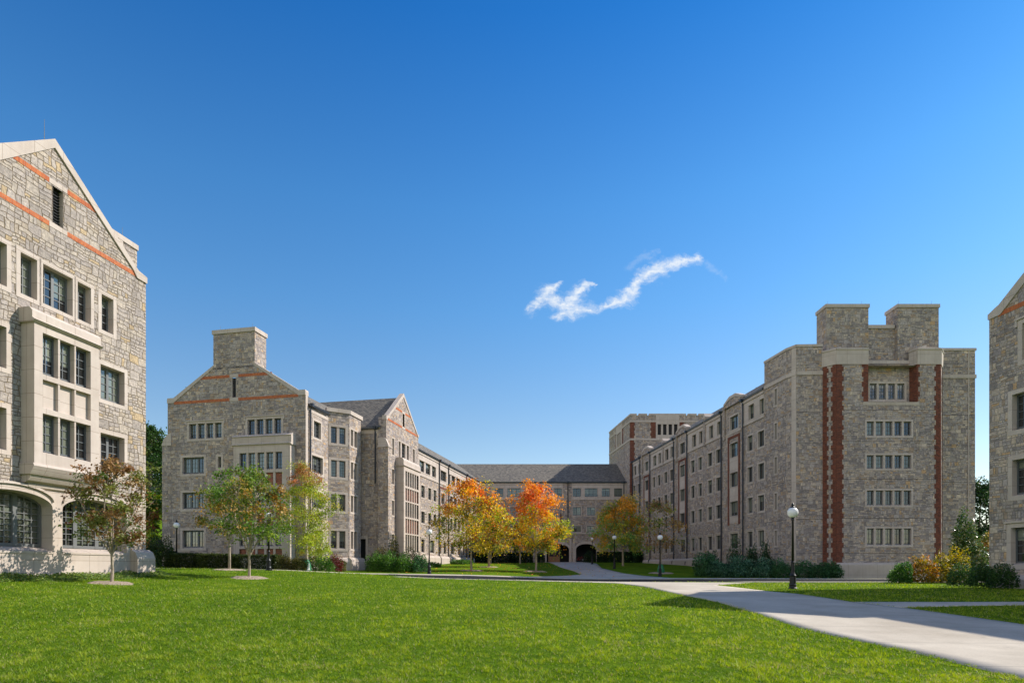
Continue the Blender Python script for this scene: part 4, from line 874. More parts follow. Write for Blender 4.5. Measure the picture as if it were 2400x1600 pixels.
# ================================================================== C: long right wing
PC0 = (23.84, 58.45)
def build_C():
    t = (.1103, -1.0); far = (PC0[0]-.1103*41.2, PC0[1]+41.2); W = Wall(far, PC0)
    E = empty('stone_wing', (22, 80, g1(22, 80)), 'long shaded five storey stone wing with downpipes and brick window bays on the right', 'building')
    zb = .5; X = W.u; zg = 18.45; holes = []; Zr = {2: (13.05, 14.55), 3: (9.95, 11.45), 4: (6.9, 8.42), 5: (3.5, 5.08)}
    pairs = [((1487.3,1491.8),(1497.6,1502.2)), ((1533,1538.7),(1545,1549.7)), ((1561,1567.3),(1574,1580.5)), ((1625,1631.8),(1641,1647)), ((1665,1672),(1684,1692.3)), ((1758,1768),(1783.6,1791.5))]
    low = [((1484,1488.9),(1494.2,1499.3)), ((1529.6,1535.6),(1541,1548)), ((1556.5,1564),(1570,1577.4)), ((1619.4,1628),(1636.6,1645.2)), ((1658.6,1669),(1678,1688.6)), ((1752,1764),(1776.3,1790.8))]
    bays = [(1511.3,1519.6), (1593.4,1605.3), (1711,1729.6)]
    lp = MB(); ph = []
    def one(W_, cpx, z0, z1, **k):
        d = dict(sw=.16, dep=.26, cols=1, rows=1, metal_mull=2, fr=.045); d.update(k)
        return win(W_, E, [(X(cpx[0]), X(cpx[1]))], z0, z1, **d)
    secs = [(1484.5,1505), (1524,1553.5), (1556,1584), (1610,1650.5), (1655,1696), (1738.5,1795)]
    for p, p2 in zip(pairs, low):
        for c, c2 in zip(p, p2):
            c = (c[0]-.6*(c[1]-c[0])*.45, c[1])
            h = one(W, c, 16.12, 17.55, sw=.08, pr=.06); holes.append(h); ph.append(h)
            for k in (2, 3, 4): holes.append(one(W, c2, *Zr[k]))
            holes.append(one(W, c2, *Zr[5], hood=True))
    br = MB(); pn = MB()
    for c in bays:
        holes.append(one(W, c, 15.95, 17.35)); holes.append(one(W, c, *Zr[5], hood=True))
        m = .55*(X(c[1])-X(c[0])); a, b = X(c[0])-.12, X(c[1])+.12
        for k in (2, 3, 4): holes.append(one(W, c, Zr[k][0], Zr[k][1], sw=.09, pr=.03, cols=1, metal_mull=3))
        for z0, z1 in ((Zr[3][1]+.1, Zr[2][0]-.1), (Zr[4][1]+.1, Zr[3][0]-.1), (6.2, Zr[4][0]-.1)): pn = MB(); wbox(pn, W, a+.035, b-.035, z0, z1, -.02, .02); mk('window_spandrel', pn, 'limestone', E)
        br = MB(); wbox(br, W, a-.33, a, 6.0, 15.05, -.02, .05); wbox(br, W, b, b+.33, 6.0, 15.05, -.02, .05); wbox(br, W, a-.33, b+.33, 15.05, 15.3, -.02, .05); mk('brick_surround', br, 'brick', E)
    mb = MB(); wall(mb, W, [(0, zg-.2), (W.L, zg-.2)], zb, holes)
    # parapet dormers
    cp = MB(); ub = [(1505, 1523.5), (1585, 1609.5), (1697, 1738)]
    for a, b in ub:
        a, b = X(a), X(b); m = (a+b)/2; mb2 = mb
        wprism(mb2, W, [(a, zg-.2), (b, zg-.2), (b, 18.9), (m+.6, 19.35), (m-.6, 19.35), (a, 18.9)], -.45, 0)
        wprism(cp, W, [(a-.05, 18.88), (m-.6, 19.33), (m+.6, 19.33), (b+.05, 18.88), (b+.05, 19.1), (m+.7, 19.62), (m-.7, 19.62), (a-.05, 19.1)], -.55, .06); mk('parapet_coping', cp, 'limestone', E); cp = MB()
        wbox(mb, W, a-.02, a+.42, 15.2, 18.7, 0, .16)
    for px in (1554.7, 1652.7):
        c = X(px); wbox(mb, W, c-.28, c+.28, 15.6, 18.75, -.5, .12); wprism(cp, W, [(c-.33, 18.75), (c+.33, 18.75), (c+.33, 18.95), (c, 19.35), (c-.33, 19.0)], -1.6, .16); mk('parapet_coping', cp, 'limestone', E); cp = MB()
    mk('wall', mb, 'stone', E)
    for a, b in secs:
        a, b = X(a), min(X(b), W.L-.02); wall(lp, W, [(a, 18.0), (b, 18.0)], 15.95, [h for h in ph if a < h[0] < b], off=.03)
        wbox(lp, W, a, b, 15.72, 15.95, -.01, .09); wbox(lp, W, a, b, 18.0, 18.3, -.01, .12); gutter(E, W, a, b, zg)
    for a, b in ub: wbox(lp, W, X(a), X(b), 15.3+.25, 15.72+.0, -.01, .05)
    mk('upper_storey_facing', lp, 'limestone', E)
    for px in (1484.5, 1501.5, 1525, 1580.8, 1612, 1692.6, 1743.5): u = X(px); x, y = W.xy(u); downspout(E, W, u, g1(x-.4, y)+.1, zg-.1, .12)
    pl = MB(); wprofile(pl, W, 0, X(1690), [(0, zb), (.3, zb), (.3, 2.45), (.2, 2.62), (.06, 2.68), (0, 2.68)]); mk('plinth', pl, 'limestone', E)
    r = MB(); r.face([W.p(0,zg,.2), W.p(W.L,zg,.2), W.p(W.L,20.4,-2.5), W.p(0,20.4,-2.5)]); r.face([W.p(0,20.4,-2.5), W.p(W.L,20.4,-2.5), W.p(W.L,20.45,-14), W.p(0,20.45,-14)]); mk('roof', r, 'shingle', E)
build_C()

# ================================================================== D: big tower on the right
def build_D():
    E = empty('stone_tower', (32, 56, g1(32, 53)), 'broad shaded stone tower with brick quoins, limestone crowns and twin chimneys on the right', 'tower')
    P = [PC0, at(1843, 54.95), at(1866, 54.0), at(1928, 53.9), at(1960, 53.1), (36.8, 53.1), (37.75, 54.25), (38.0, 54.9), (41.1, 54.9), (41.4, 66), (26, 66)]
    zb, zp = .3, 20.75; mb = MB(); lm = MB()
    Ws = [Wall(a, b) for a, b in zip(P, P[1:])]
    W1, W2, W3, W4, W5, W6, W7, W8 = Ws[:8]
    h1 = []
    for z0, z1 in ((16.35, 17.85), (13.2, 14.7), (10.1, 11.6), (6.8, 8.3), (3.5, 4.9)):
        h1.append(win(W1, E, [(W1.u(1815.6), W1.u(1820.8))], z0, z1, sw=.13, dep=.3, cols=1, rows=1))
    wall(mb, W1, [(0, zp), (W1.L, zp)], zb, h1)
    for w in (W2, W3, W7, W8, Ws[9]): wall(mb, w, [(0, zp), (w.L, zp)], zb)
    wall(mb, Ws[8], [(0, zp), (Ws[8].L, zp)], zb)
    wall(mb, W4, [(0, 19), (W4.L, 19)], zb); wall(mb, W6, [(0, 19), (W6.L, 19)], zb)
    # front
    X = W5.u; hf = []; zsp = 15.72
    for i, (y0, y1) in enumerate(((987, 1021), (1066, 1098), (1148.5, 1184), (1237.5, 1277))):
        z1, z0 = W5.z(2080, y0), W5.z(2080, y1); hf.append(win(W5, E, eq(X(2031.5), X(2136), 5, .17), z0, z1, sw=.15, dep=.26, rows=3, fr=.06, frame='window_frame_grey'))
    wall(mb, W5, [(0, zsp), (W5.L, zsp)], zb, hf)
    a, b = X(2035), X(2149.5); wall(mb, W5, [(0, 19), (a, 19)], zsp); wall(mb, W5, [(b, 19), (W5.L, 19)], zsp)
    rec = .7; b2 = W5.u(2131, -rec)
    WR = W5.shifted(-rec); hr = win(WR, E, eq(WR.u(2038.5), WR.u(2120), 4, .2), WR.z(2080, 936), WR.z(2080, 898.5), sw=.18, dep=.22, rows=4, fr=.07, frame='window_frame_grey')
    wall(mb, WR, [(a-.3, 19.2), (b2, 19.2)], zsp, [hr])
    mb.face([W5.p(a,zsp,0), W5.p(a-.3,zsp,-rec), W5.p(a-.3,19.2,-rec), W5.p(a,19.2,0)])
    cant = Wall(WR.xy(b2), W5.xy(b)); cb_ = MB(); wall(cb_, cant, [(0, 19), (cant.L, 19)], zsp); mk('brick_return', cb_, 'brick', E)
    wprofile(lm, W5, a-.45, b+.15, [(-rec-.1, 15.45), (.02, 15.45), (.06, 15.7), (-rec-.1, 15.76)])
    wbox(lm, WR, a-.3, b2, 19.2, 19.5, -.4, .08)
    # crowns (limestone) on both turrets
    def crown(ws, z0, z1):
        for w, u0, u1 in ws:
            k = .001*len(lm.v)/97
            wprofile(lm, w, u0, u1, [(-.3, z0), (.05, z0), (.07, z1-.18), (.13, z1-.12), (.12, z1), (-1.1, z1+.45), (-1.1, z0)])
    crown([(W4, -.05, W4.L+.03)], 18.95, 20.32); crown([(W5, -.02, a)], 18.951, 20.321)
    crown([(W5, b, W5.L+.05)], 18.95, 20.321); crown([(cant, 0, cant.L)], 18.952, 20.318); crown([(W6, -.03, W6.L)], 18.949, 20.319)
    # parapet coping and string courses
    for w, e0, e1 in ((W1, 0, 0), (W2, 0, 0), (W3, 0, 0), (W8, 0, .08)):
        wbox(lm, w, -e0, w.L+e1, zp, zp+.22, -.45, .07+.002*(w is W2)); wbox(lm, w, -e0, w.L+e1, 18.3, 18.62, -.02, .07+.002*(w is W2))
    # vertical limestone corner strips
    wbox(lm, W2, W2.L*.55, W2.L-.001, zb+1.6, zp, -.02, .03); wbox(lm, W8, W8.u(2268.5), W8.u(2270.5), zb, zp, -.02, .05)
    wprofile(lm, W5, .0, W5.L, [(0, zb), (.22, zb), (.22, 1.75), (.14, 1.9), (.04, 1.95), (0, 1.95)])
    mk('limestone_trim', lm, 'limestone', E)
    jn = MB()
    for z in (15.05, 12.35, 9.1, 5.75, 2.75): 
        for w in (W1, W3, W5, W8): wbox(jn, w, .02, w.L-.02, z-.014, z+.014, -.02, .003)
    mk('wall_joint', jn, 'louvre', E)
    # quoins
    quoin(E, W4, 0, .36, zb, 18.95, right=1, off=.016); quoin(E, W4, W4.L-.30, W4.L-.001, zb, 18.95, left=1, off=.016)
    quoin(E, W5, .0, .5, zb, 18.95, right=1); quoin(E, W5, W5.L-.42, W5.L, zb, 18.95, left=1); quoin(E, W6, 0, .25, zb, 18.95, right=1); quoin(E, W6, W6.L-.25, W6.L, zb, 18.95, left=1)
    quoin(E, W5, a-.42, a, 15.77, 18.95, left=1); quoin(E, W5, b, b+.1, 15.77, 18.95, right=1)
    # flat roof
    mb.face([(p[0], p[1], 18.85) for p in P])
    mb.abox(31.2, 33.75, 54.5, 60, 19, 22.55)
    mk('wall', mb, 'stone', E)
    for x0_, x1_ in ((27.5, 31.2), (33.75, 37.35)):
        c = MB(); c.abox(x0_, x1_, 54.15, 55.85, 18.9, 24.25); mk('chimney', c, 'stone', E)
        c = MB(); c.abox(x0_-.08, x1_+.08, 54.07, 55.93, 24.25, 24.55); c.abox(x0_-.05, x1_+.05, 54.0, 55.9, 20.3, 20.72) if 0 else None; mk('chimney_cap', c, 'limestone', E)
        rod(E, x0_+.3, 54.5, 24.55, .45); rod(E, x1_-.4, 54.5, 24.55, .45)
    c = MB(); c.abox(31.28, 33.67, 54.4, 60, 22.55, 22.85); mk('link_coping', c, 'limestone', E)
build_D()

# ================================================================== F: gabled hall at the right edge
def build_F():
    P0 = (23.6, 30.6); W = Wall(P0, t=(.138, -1.0)); E = empty('stone_hall', (26, 28, g1(24, 29)), 'shaded rubble stone gabled hall cut off by the right edge of the photo', 'building')
    zb = .1; zt = 14.0; UL = 9.4; um = 4.7; zap = 17.35; holes = []
    S = dict(sw=.22, dep=.32, metal_mull=2, rows=4, frame='window_frame', fr=.07, mun=.03)
    w0 = W.u(2372.5)
    for za, zb_ in ((8.0, 9.7), (4.9, 6.6)): holes.append(win(W, E, [(w0, w0+1.5)], za, zb_, **S)); holes.append(win(W, E, [(UL-w0-1.5, UL-w0)], za, zb_, **S))
    holes.append(win(W, E, [(W.u(2369.5), W.u(2369.5)+1.7)], 1.65, 3.4, hood=True, **S)); holes.append(win(W, E, [(UL-3.2, UL-1.5)], 1.65, 3.4, hood=True, **S))
    holes.append(win(W, E, [(W.u(2396), W.u(2396)+2.8)], 11.2, 12.9, hood=True, **S))
    mb = MB(); wall(mb, W, [(0, zt-.2), (.5, zt-.2), (um, zap-.3), (UL-.5, zt-.2), (UL, zt-.2)], zb, holes)
    mb.face([W.p(0,zb,-14), W.p(0,zb,0), W.p(0,zt-.2,0), W.p(0,zt-.2,-14)]); mb.face([W.p(UL,zb,0), W.p(UL,zb,-14), W.p(UL,zt-.2,-14), W.p(UL,zt-.2,0)]); mk('wall', mb, 'stone', E)
    mb = MB(); wall(mb, W.shifted(-.6), [(UL, zt-.1), (UL+15, zt-.1)], -.3, []); mb.face([W.p(UL+15,-.3,-.6), W.p(UL+15,-.3,-13), W.p(UL+15,zt-.1,-13), W.p(UL+15,zt-.1,-.6)]); mb.face([W.p(UL,zt-.1,-.6), W.p(UL+15,zt-.1,-.6), W.p(UL+15,zt-.1,-13), W.p(UL,zt-.1,-13)]); mk('side_wing', mb, 'stone', E)
    c = MB(); wprism(c, W, [(-.03, zt-.25), (.62, zt-.25), (um, zap-.35), (um, zap), (.55, zt+.25), (.4, zt+.2), (-.03, zt-.0)], -.45, .06)
    wprism(c, W, [(UL+.03, zt-.25), (UL+.03, zt), (UL-.55, zt+.25), (um+.001, zap), (um+.001, zap-.35), (UL-.62, zt-.25)], -.45, .06); mk('coping', c, 'limestone', E)
    b = MB(); wbox(b, W, .5, UL-.5, zt-.3, zt-.08, -.02, .014); mk('brick_band', b, 'soldier_brick', E)
    l = MB(); wprofile(l, W, .9, UL, [(0, zb), (.3, zb), (.3, .95), (.18, 1.15), (0, 1.18)]); mk('plinth', l, 'limestone', E)
    r = MB(); r.face([W.p(.1,zt-.3,-.4), W.p(um,zap-.5,-.4), W.p(um,zap-.5,-14), W.p(.1,zt-.3,-14)]); r.face([W.p(um,zap-.5,-.4), W.p(UL-.1,zt-.3,-.4), W.p(UL-.1,zt-.3,-14), W.p(um,zap-.5,-14)]); mk('roof', r, 'shingle', E)
build_F()

# ================================================================== lamps
def lamp(x, y, label, H=3.8, proto=[None]):
    z = g1(x, y)
    if proto[0] is None:
        E = empty('street_lamp', (0, 0, 0), label, 'street lamp', 'black globe lamps along the paths')
        b = MB(); b.lathe((0,0,-.05), [(.2,0),(.2,.1),(.15,.14),(.14,.2),(.165,.24),(.14,.3),(.125,.62),(.145,.66),(.11,.72),(.08,.8),(.065,1.2),(.08,1.25),(.055,1.3)], 16); mk('base', b, 'black_iron', E, smooth=False)
        b = MB(); b.lathe((0,0,0), [(.055,1.2),(.042,H-.74),(.07,H-.72),(.07,H-.69),(.045,H-.66),(.09,H-.6),(.1,H-.56)], 12); mk('pole', b, 'black_iron', E, smooth=True)
        b = MB(); R = .235; b.lathe((0,0,H-.38), [(R*math.sin(math.pi*k/14)+1e-5, -R*math.cos(math.pi*k/14)) for k in range(1, 14)], 24); mk('globe', b, 'globe_glass', E, smooth=True)
        b = MB(); b.lathe((0,0,H-.17), [(.12,0),(.1,.04),(.05,.07),(.05,.1),(.08,.13),(.05,.17),(.02,.2),(.01,.27)], 12); mk('finial', b, 'black_iron', E, smooth=True)
        E.location = (x, y, z); proto[0] = E
        for ch in E.children: ch.matrix_parent_inverse = Matrix.Identity(4)
        return E
    r = proto[0].copy(); COL.objects.link(r); r.location = (x, y, z); r['label'] = label
    for ch in proto[0].children: c = ch.copy(); COL.objects.link(c); c.parent = r; c.matrix_parent_inverse = Matrix.Identity(4)
    return r
for px, d, lb in ((1858, 27.6, 'tallest black globe lamp, standing on the lit lawn in front of the big right tower'), (414, 49.5, 'black globe lamp by the hedge at the left corner of the chimney gable'),
                  (630, 38.8, 'black globe lamp partly hidden by the leaves of the young forked tree'), (1006, 50.0, 'black globe lamp beside the sunlit wing and bright green shrubs'),
                  (1388, 84.0, 'farthest black globe lamp, in front of the right archway'), (1440, 68.0, 'black globe lamp on the shaded lawn beside the green and orange tree'),
                  (1547, 54.5, 'black globe lamp in front of the sparse brown tree by the right wing')):
    x, y = at(px, d); lamp(x, y, lb)

# ================================================================== foliage
def leafquads(C, size, rng, up=.3, aspect=.62):
    n = len(C); nrm = rng.normal(size=(n, 3)); nrm[:, 2] = np.abs(nrm[:, 2])+up; nrm /= np.linalg.norm(nrm, axis=1)[:, None]
    a = np.cross(nrm, rng.normal(size=(n, 3))); a /= np.linalg.norm(a, axis=1)[:, None]+1e-9; b = np.cross(nrm, a)
    s = size*rng.uniform(.6, 1.35, n)[:, None]*.5
    V = np.stack([C-a*s, C-b*s*aspect+nrm*s*.15, C+a*s, C+b*s*aspect+nrm*s*.15], 1).reshape(-1, 3)
    return V, np.arange(4*n).reshape(n, 4)
def jitcol(col, rng, j=.22):
    k = rng.uniform(1-j, 1+j, (len(col), 1)); return np.clip(col*k*rng.uniform(.93, 1.07, col.shape), 0, 1)
def limb(mb, p0, p1, r0, r1, rng, sag=.12, n=5):
    p0, p1 = np.array(p0), np.array(p1); L = np.linalg.norm(p1-p0); pts = []; k = rng.normal(size=3)*L*.05
    for i in range(n+1):
        t = i/n; p = p0*(1-t)+p1*t+k*math.sin(math.pi*t); p[2] += -sag*L*math.sin(math.pi*t)*.6; pts.append(tuple(p))
    mb.tube(pts, [r0+(r1-r0)*i/n for i in range(n+1)], 6); return pts
def tree(name, label, x, y, H, crown0, rx, ntufts, per, leaf, pal, seed, trunk=.08, forks=3, fork_h=None, spread=.5, group=None, ry=None, gap=.0, lean=0, cat='tree', shape=1., z=None, stem=True):
    rng = np.random.default_rng(seed); zb = g1(x, y) if z is None else z; ry = ry or rx
    E = empty(name, (x, y, zb), label, cat, group); fh = fork_h or crown0
    tb = MB(); base = np.array([x, y, zb-.05]); top = np.array([x+lean*.3, y, zb+fh])
    r1 = trunk*.8
    mid = (base+top)/2+np.array([rng.normal()*.03, rng.normal()*.03, 0])
    tb.tube([tuple(base), tuple(base+[0,0,.12]), tuple(mid), tuple(top)], [trunk*1.5, trunk*1.1, trunk*.95, r1], 8)
    mains = []
    hc = zb+crown0; hh = H-crown0
    for k in range(forks):
        ang = 2*math.pi*k/forks+rng.uniform(-.4, .4); rr = rx*spread*rng.uniform(.4, 1.) if forks > 1 else 0
        ztop = zb+H*(.93 if k == 0 else rng.uniform(.7, .88)); 
        if k == 0: rr *= .3
        e = np.array([x+rr*math.cos(ang)+lean, y+rr*math.sin(ang), ztop]); mains.append(limb(tb, top, e, r1*.75, .012, rng, -.1, 8))
    MP = np.array([p for m in mains for p in m])
    # tuft centres inside an uneven crown
    cents = []
    ph = rng.uniform(0, 6.28, 6); nl = int(13+8*rng.random()); lobes = []
    for k in range(nl):
        t = (k+.5)/nl; prof = (math.sin(math.pi*min(1, (t*.92+.06))**(.75*shape)))**.72; ang = k*2.4+rng.uniform(-.5, .5); r = prof*rng.uniform(.55, 1.02)
        lobes.append((t, ang, r, prof))
    while len(cents) < ntufts:
        t = rng.uniform(0, 1)**.9; zz = hc+t*hh
        prof = (math.sin(math.pi*min(1, (t*.92+.06))**(.75*shape)))**.72
        ang = rng.uniform(0, 6.283); wob = 1+.22*math.sin(3*ang+ph[0]+t*5)+.14*math.sin(5*ang+ph[1]-t*8)
        r = math.sqrt(rng.uniform(.05, 1))*prof*wob
        if rng.random() < .78:       # most tufts gather round the ends of the limbs
            lt, la, lr, lp_ = lobes[rng.integers(nl)]; g = rng.normal(size=3)*[.17, .17, .065]
            cx_, cy_, t = lr*math.cos(la)+g[0], lr*math.sin(la)+g[1], float(np.clip(lt+g[2], 0, 1.03)); r = math.hypot(cx_, cy_)
            if r > 1.18: continue
            cents.append((x+lean*t+rx*cx_, y+ry*cy_, hc+t*hh, t, r)); continue
        cents.append((x+lean*t+rx*r*math.cos(ang)*.9, y+ry*r*math.sin(ang)*.9, zz, t, r))
    cents = np.array(cents)
    for c in cents[::max(1, ntufts//70)]:
        zq = c[2]-.35*math.hypot(c[0]-x, c[1]-y)-.15
        k = np.argmin(np.linalg.norm((MP-np.array([c[0], c[1], zq]))*[1, 1, 1.4], axis=1)); limb(tb, MP[k], c[:3], .02+.008*rng.random(), .005, rng, -.05, 3)
    mk('trunk', tb, 'bark', E)
    P, Cc = [], []
    for c in cents:
        n = int(per*.8*rng.uniform(.3, 1.6)); s = rx*.115*rng.uniform(.65, 1.4)
        q = rng.normal(size=(n, 3))*[s, s, s*.62]; q[:, 2] -= .25*(q[:, 0]**2+q[:, 1]**2)/max(s, .01)
        P.append(q+c[:3]); col = np.array(pal(c[3], c[4], rng)); Cc.append(np.repeat(col[None], n, 0)*rng.uniform(.78, 1.22))
    P = np.concatenate(P); Cc = jitcol(np.concatenate(Cc), rng)
    V, Q = leafquads(P, leaf, rng); o = np_mesh('crown', V, Q, 'leaf', np.repeat(Cc, 4, 0)); adopt(o, E); return E
def lerp(a, b, t): return [p+(q-p)*t for p, q in zip(a, b)]
G_ = (.12, .21, .03); DG = (.06, .14, .025); YG = (.44, .50, .05); Y_ = (.78, .56, .05); O_ = (.82, .34, .045); R_ = (.75, .17, .06); BR = (.27, .12, .045); OL = (.17, .19, .04); TN = (.46, .29, .10)
def pick(rng, *opts):
    w = np.array([o[0] for o in opts], float); return opts[rng.choice(len(opts), p=w/w.sum())][1]
def palMaple(t, r, rng):          # red on top, orange, yellow-green below
    q = np.clip(t*1.15+.15*r+rng.normal()*.13, 0, 1.1)
    return pick(rng, (2, R_), (4, O_), (2, (.88, .36, .14))) if q > .8 else pick(rng, (4, O_), (4, Y_), (1, YG)) if q > .56 else pick(rng, (5, Y_), (4, YG), (2, O_), (1, OL)) if q > .25 else pick(rng, (4, YG), (3, OL), (3, Y_), (1, G_), (1, O_))
def palMaple2(t, r, rng):
    q = np.clip(t+rng.normal()*.15, 0, 1); return pick(rng, (4, O_), (1.5, R_), (3, Y_), (1.5, BR), (1, YG)) if q > .6 else pick(rng, (3, OL), (4, YG), (2, O_), (3, Y_), (2, TN))
def palNear(t, r, rng): return pick(rng, (5, (.24, .125, .05)), (5, (.19, .20, .05)), (3, (.34, .21, .09)), (.5, (.36, .10, .04)), (4, (.11, .15, .035)))
def palOlive(t, r, rng):
    return pick(rng, (5, (.12, .21, .035)), (4, (.22, .29, .05)), (1.5, OL), (1, (.4, .3, .08))) if r < .72 else pick(rng, (3, TN), (3, OL), (2, G_), (1.5, (.35, .2, .04)))
def palLime(t, r, rng): return pick(rng, (2, (.50, .20, .09)), (2, TN), (2, (.4, .42, .08))) if t > .8 else pick(rng, (5, (.42, .48, .055)), (3, (.28, .36, .05)), (2, (.50, .42, .07)))
def palGO(t, r, rng): return pick(rng, (4, (.80, .42, .07)), (2, (.7,.5,.15)), (2, (.3, .42, .08))) if t+rng.normal()*.15 > .6 else pick(rng, (5, (.22, .42, .10)), (3, (.5, .48, .08)), (2, (.72, .42, .07)))
def palBrown(t, r, rng): return pick(rng, (3, (.36, .20, .08)), (3, (.3, .3, .07)), (3, TN), (1, DG))
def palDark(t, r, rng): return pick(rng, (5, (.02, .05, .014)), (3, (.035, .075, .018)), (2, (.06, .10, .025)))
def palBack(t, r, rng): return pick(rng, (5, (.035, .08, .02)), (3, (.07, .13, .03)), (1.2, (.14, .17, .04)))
T = lambda px, d: at(px, d)
x, y = T(262, 24.6); tree('maple_tree', 'small brown and olive leaved tree in front of the near left hall', x, y, 4.8, 1.75, 1.5, 92, 75, .13, palNear, 11, trunk=.06, forks=5, fork_h=1.15, spread=.8, lean=.0)
x, y = T(584, 30.5); tree('maple_tree', 'green forked young tree with tan tips in a round mulch ring, left of centre', x, y, 5.25, 2.15, 1.95, 112, 72, .14, palOlive, 12, trunk=.07, forks=6, fork_h=1.05, spread=.85)
x, y = T(537.6, 37); tree('maple_tree', 'green and tan young tree just behind and left of the forked tree', x, y, 5.6, 2.4, 1.7, 70, 70, .15, palOlive, 13, trunk=.08, forks=5, fork_h=1.7, spread=.8)
x, y = T(718, 45.5); tree('locust_tree', 'airy yellow-green tree with reddish top at the corner of the chimney gable', x, y, 7.6, 1.4, 2.0, 230, 90, .12, palLime, 14, trunk=.09, forks=3, fork_h=2.2, spread=.5)
x, y = T(1105, 60); tree('maple_tree', 'large orange maple with red upper leaves, left of the pair in the quad', x, y, 8.5, 2.3, 3.5, 235, 72, .20, palMaple2, 15, trunk=.10, forks=5, fork_h=2.0, spread=.7)
x, y = T(1146, 74); tree('maple_tree', 'orange and green maple standing behind the two large orange trees', x, y, 7.6, 2.0, 2.8, 130, 66, .22, palMaple2, 16, trunk=.13, forks=3, fork_h=1.8)
x, y = T(1256, 62); tree('maple_tree', 'brightest red-orange and yellow maple in the middle of the quad', x, y, 8.6, 2.4, 2.95, 235, 74, .20, palMaple, 17, trunk=.10, forks=5, fork_h=2.3, spread=.7)
x, y = T(1460, 76); tree('maple_tree', 'green tree turning orange on top, right of the entrance path', x, y, 8.2, 2.2, 3.3, 190, 85, .24, palGO, 18, trunk=.13, forks=3, fork_h=2.0)
x, y = T(1549, 60); tree('maple_tree', 'sparse brown and olive leaved tree in front of the right wing', x, y, 6.9, 2.3, 2.6, 75, 50, .2, palBrown, 19, trunk=.1, forks=4, fork_h=1.9, spread=.8)
x, y = T(1219, 90); tree('maple_tree', 'slim dark green tree by the far hedge, between the two bright maples', x, y, 5.5, 2, 1.7, 60, 60, .22, palBack, 20, trunk=.1, forks=3, fork_h=1.7)
x, y = T(1150.5, 88); tree('maple_tree', 'thin trunked small tree near the far hedge behind the orange trees', x, y, 5.6, 2, 1.7, 55, 60, .22, palMaple2, 21, trunk=.09, forks=3, fork_h=2)
x, y = T(347, 95); tree('deciduous_tree', 'tall dark green tree on the slope between the two left halls', x, y, 19.5-5, 1.5, 5, 240, 90, .42, palBack, 22, trunk=.3, forks=4, fork_h=3)
x, y = T(378, 112); tree('deciduous_tree', 'dark green tree farther up the slope behind the left hall', x, y, 12, 1.5, 5, 200, 80, .42, palBack, 23, trunk=.3, forks=4, fork_h=3)
x, y = T(350, 62); tree('deciduous_tree', 'yellowing green tree beside the corner of the near left hall', x, y, 6.6, .8, 2.0, 120, 80, .26, lambda t, r, g: pick(g, (4, (.12,.20,.03)), (2, YG), (1.5, BR)), 24, trunk=.12, forks=3, fork_h=1.4)
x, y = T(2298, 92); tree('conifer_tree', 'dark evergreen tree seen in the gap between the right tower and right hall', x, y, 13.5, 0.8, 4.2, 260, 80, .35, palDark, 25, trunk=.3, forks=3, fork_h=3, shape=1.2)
x, y = T(2322, 75); tree('deciduous_tree', 'brownish tree low in the gap beside the right hall', x, y, 5, .6, 2.4, 90, 70, .26, palBrown, 26, trunk=.15, forks=3, fork_h=1.2)

def bush(name, label, x, y, rx, ry, h, n, leaf, cols, seed, group=None, box=False, mat_='leaf', cat='shrub', z=None, point=False, lumps=9, cutoff=0.):
    """dense shrub: leaves on a lumpy shell plus an inner leafy mass"""
    rng = np.random.default_rng(seed); zb = (g1(x, y) if z is None else z)
    if box:
        f = rng.integers(0, 5, n); q = rng.uniform(-1, 1, (n, 3)); d = rng.uniform(.8, 1.04, n)
        for k, (ax, s) in enumerate(((0, 1), (0, -1), (1, 1), (1, -1), (2, 1))): m = f == k; q[m, ax] = s*d[m]
        q[:, 2] = (q[:, 2]+1)/2*1.0; P = np.c_[x+q[:, 0]*rx, y+q[:, 1]*ry, zb+q[:, 2]*h]; P += rng.normal(size=P.shape)*.03
    else:
        u = rng.normal(size=(n, 3)); u /= np.linalg.norm(u, axis=1)[:, None]; u[:, 2] = np.abs(u[:, 2])*1.0-.12*(rng.random(n) < .4)
        L = rng.normal(size=(lumps, 3)); L /= np.linalg.norm(L, axis=1)[:, None]; L[:, 2] = np.abs(L[:, 2])
        bulge = (np.clip(u@L.T, 0, 1)**9).max(1); rr = (.66+.38*bulge)*(1+.05*np.sin(u@np.array([9., 7., 11.])*2.2))*np.where(rng.random(n) < .75, rng.uniform(.88, 1.05, n), rng.uniform(.45, .9, n))
        if point: w = np.clip(u[:, 2], 0, 1); rad = rr*(1-.35*w); P = np.c_[x+u[:, 0]*rx*rad, y+u[:, 1]*ry*rad, zb+np.clip(rr*u[:, 2], 0, 2)*h]
        else: P = np.c_[x+u[:, 0]*rx*rr, y+u[:, 1]*ry*rr, zb+.05+np.clip(rr*u[:, 2]**.8 if False else rr*np.abs(u[:, 2])**.75, 0, 2)*h]
    tuft = np.sin(P*[5.1, 4.3, 6.2]).sum(1)
    cols = np.array(cols); ci = (np.clip(rng.normal(size=n)*.9+tuft*.35+len(cols)/2, 0, len(cols)-.01)).astype(int); C = jitcol(cols[ci], rng, .25)
    V, Q = leafquads(P, leaf, rng); o = np_mesh(name, V, Q, mat_, np.repeat(C, 4, 0)); tag(o, label, cat, group); return o
gS = [(.035,.09,.03), (.07,.17,.055), (.11,.25,.10)]; gB = [(.04,.11,.02), (.08,.19,.03), (.14,.26,.04)]; gO = [(.06,.07,.02), (.12,.12,.03), (.2,.17,.05)]
teal = [(.03,.085,.04), (.09,.21,.11), (.19,.34,.20)]
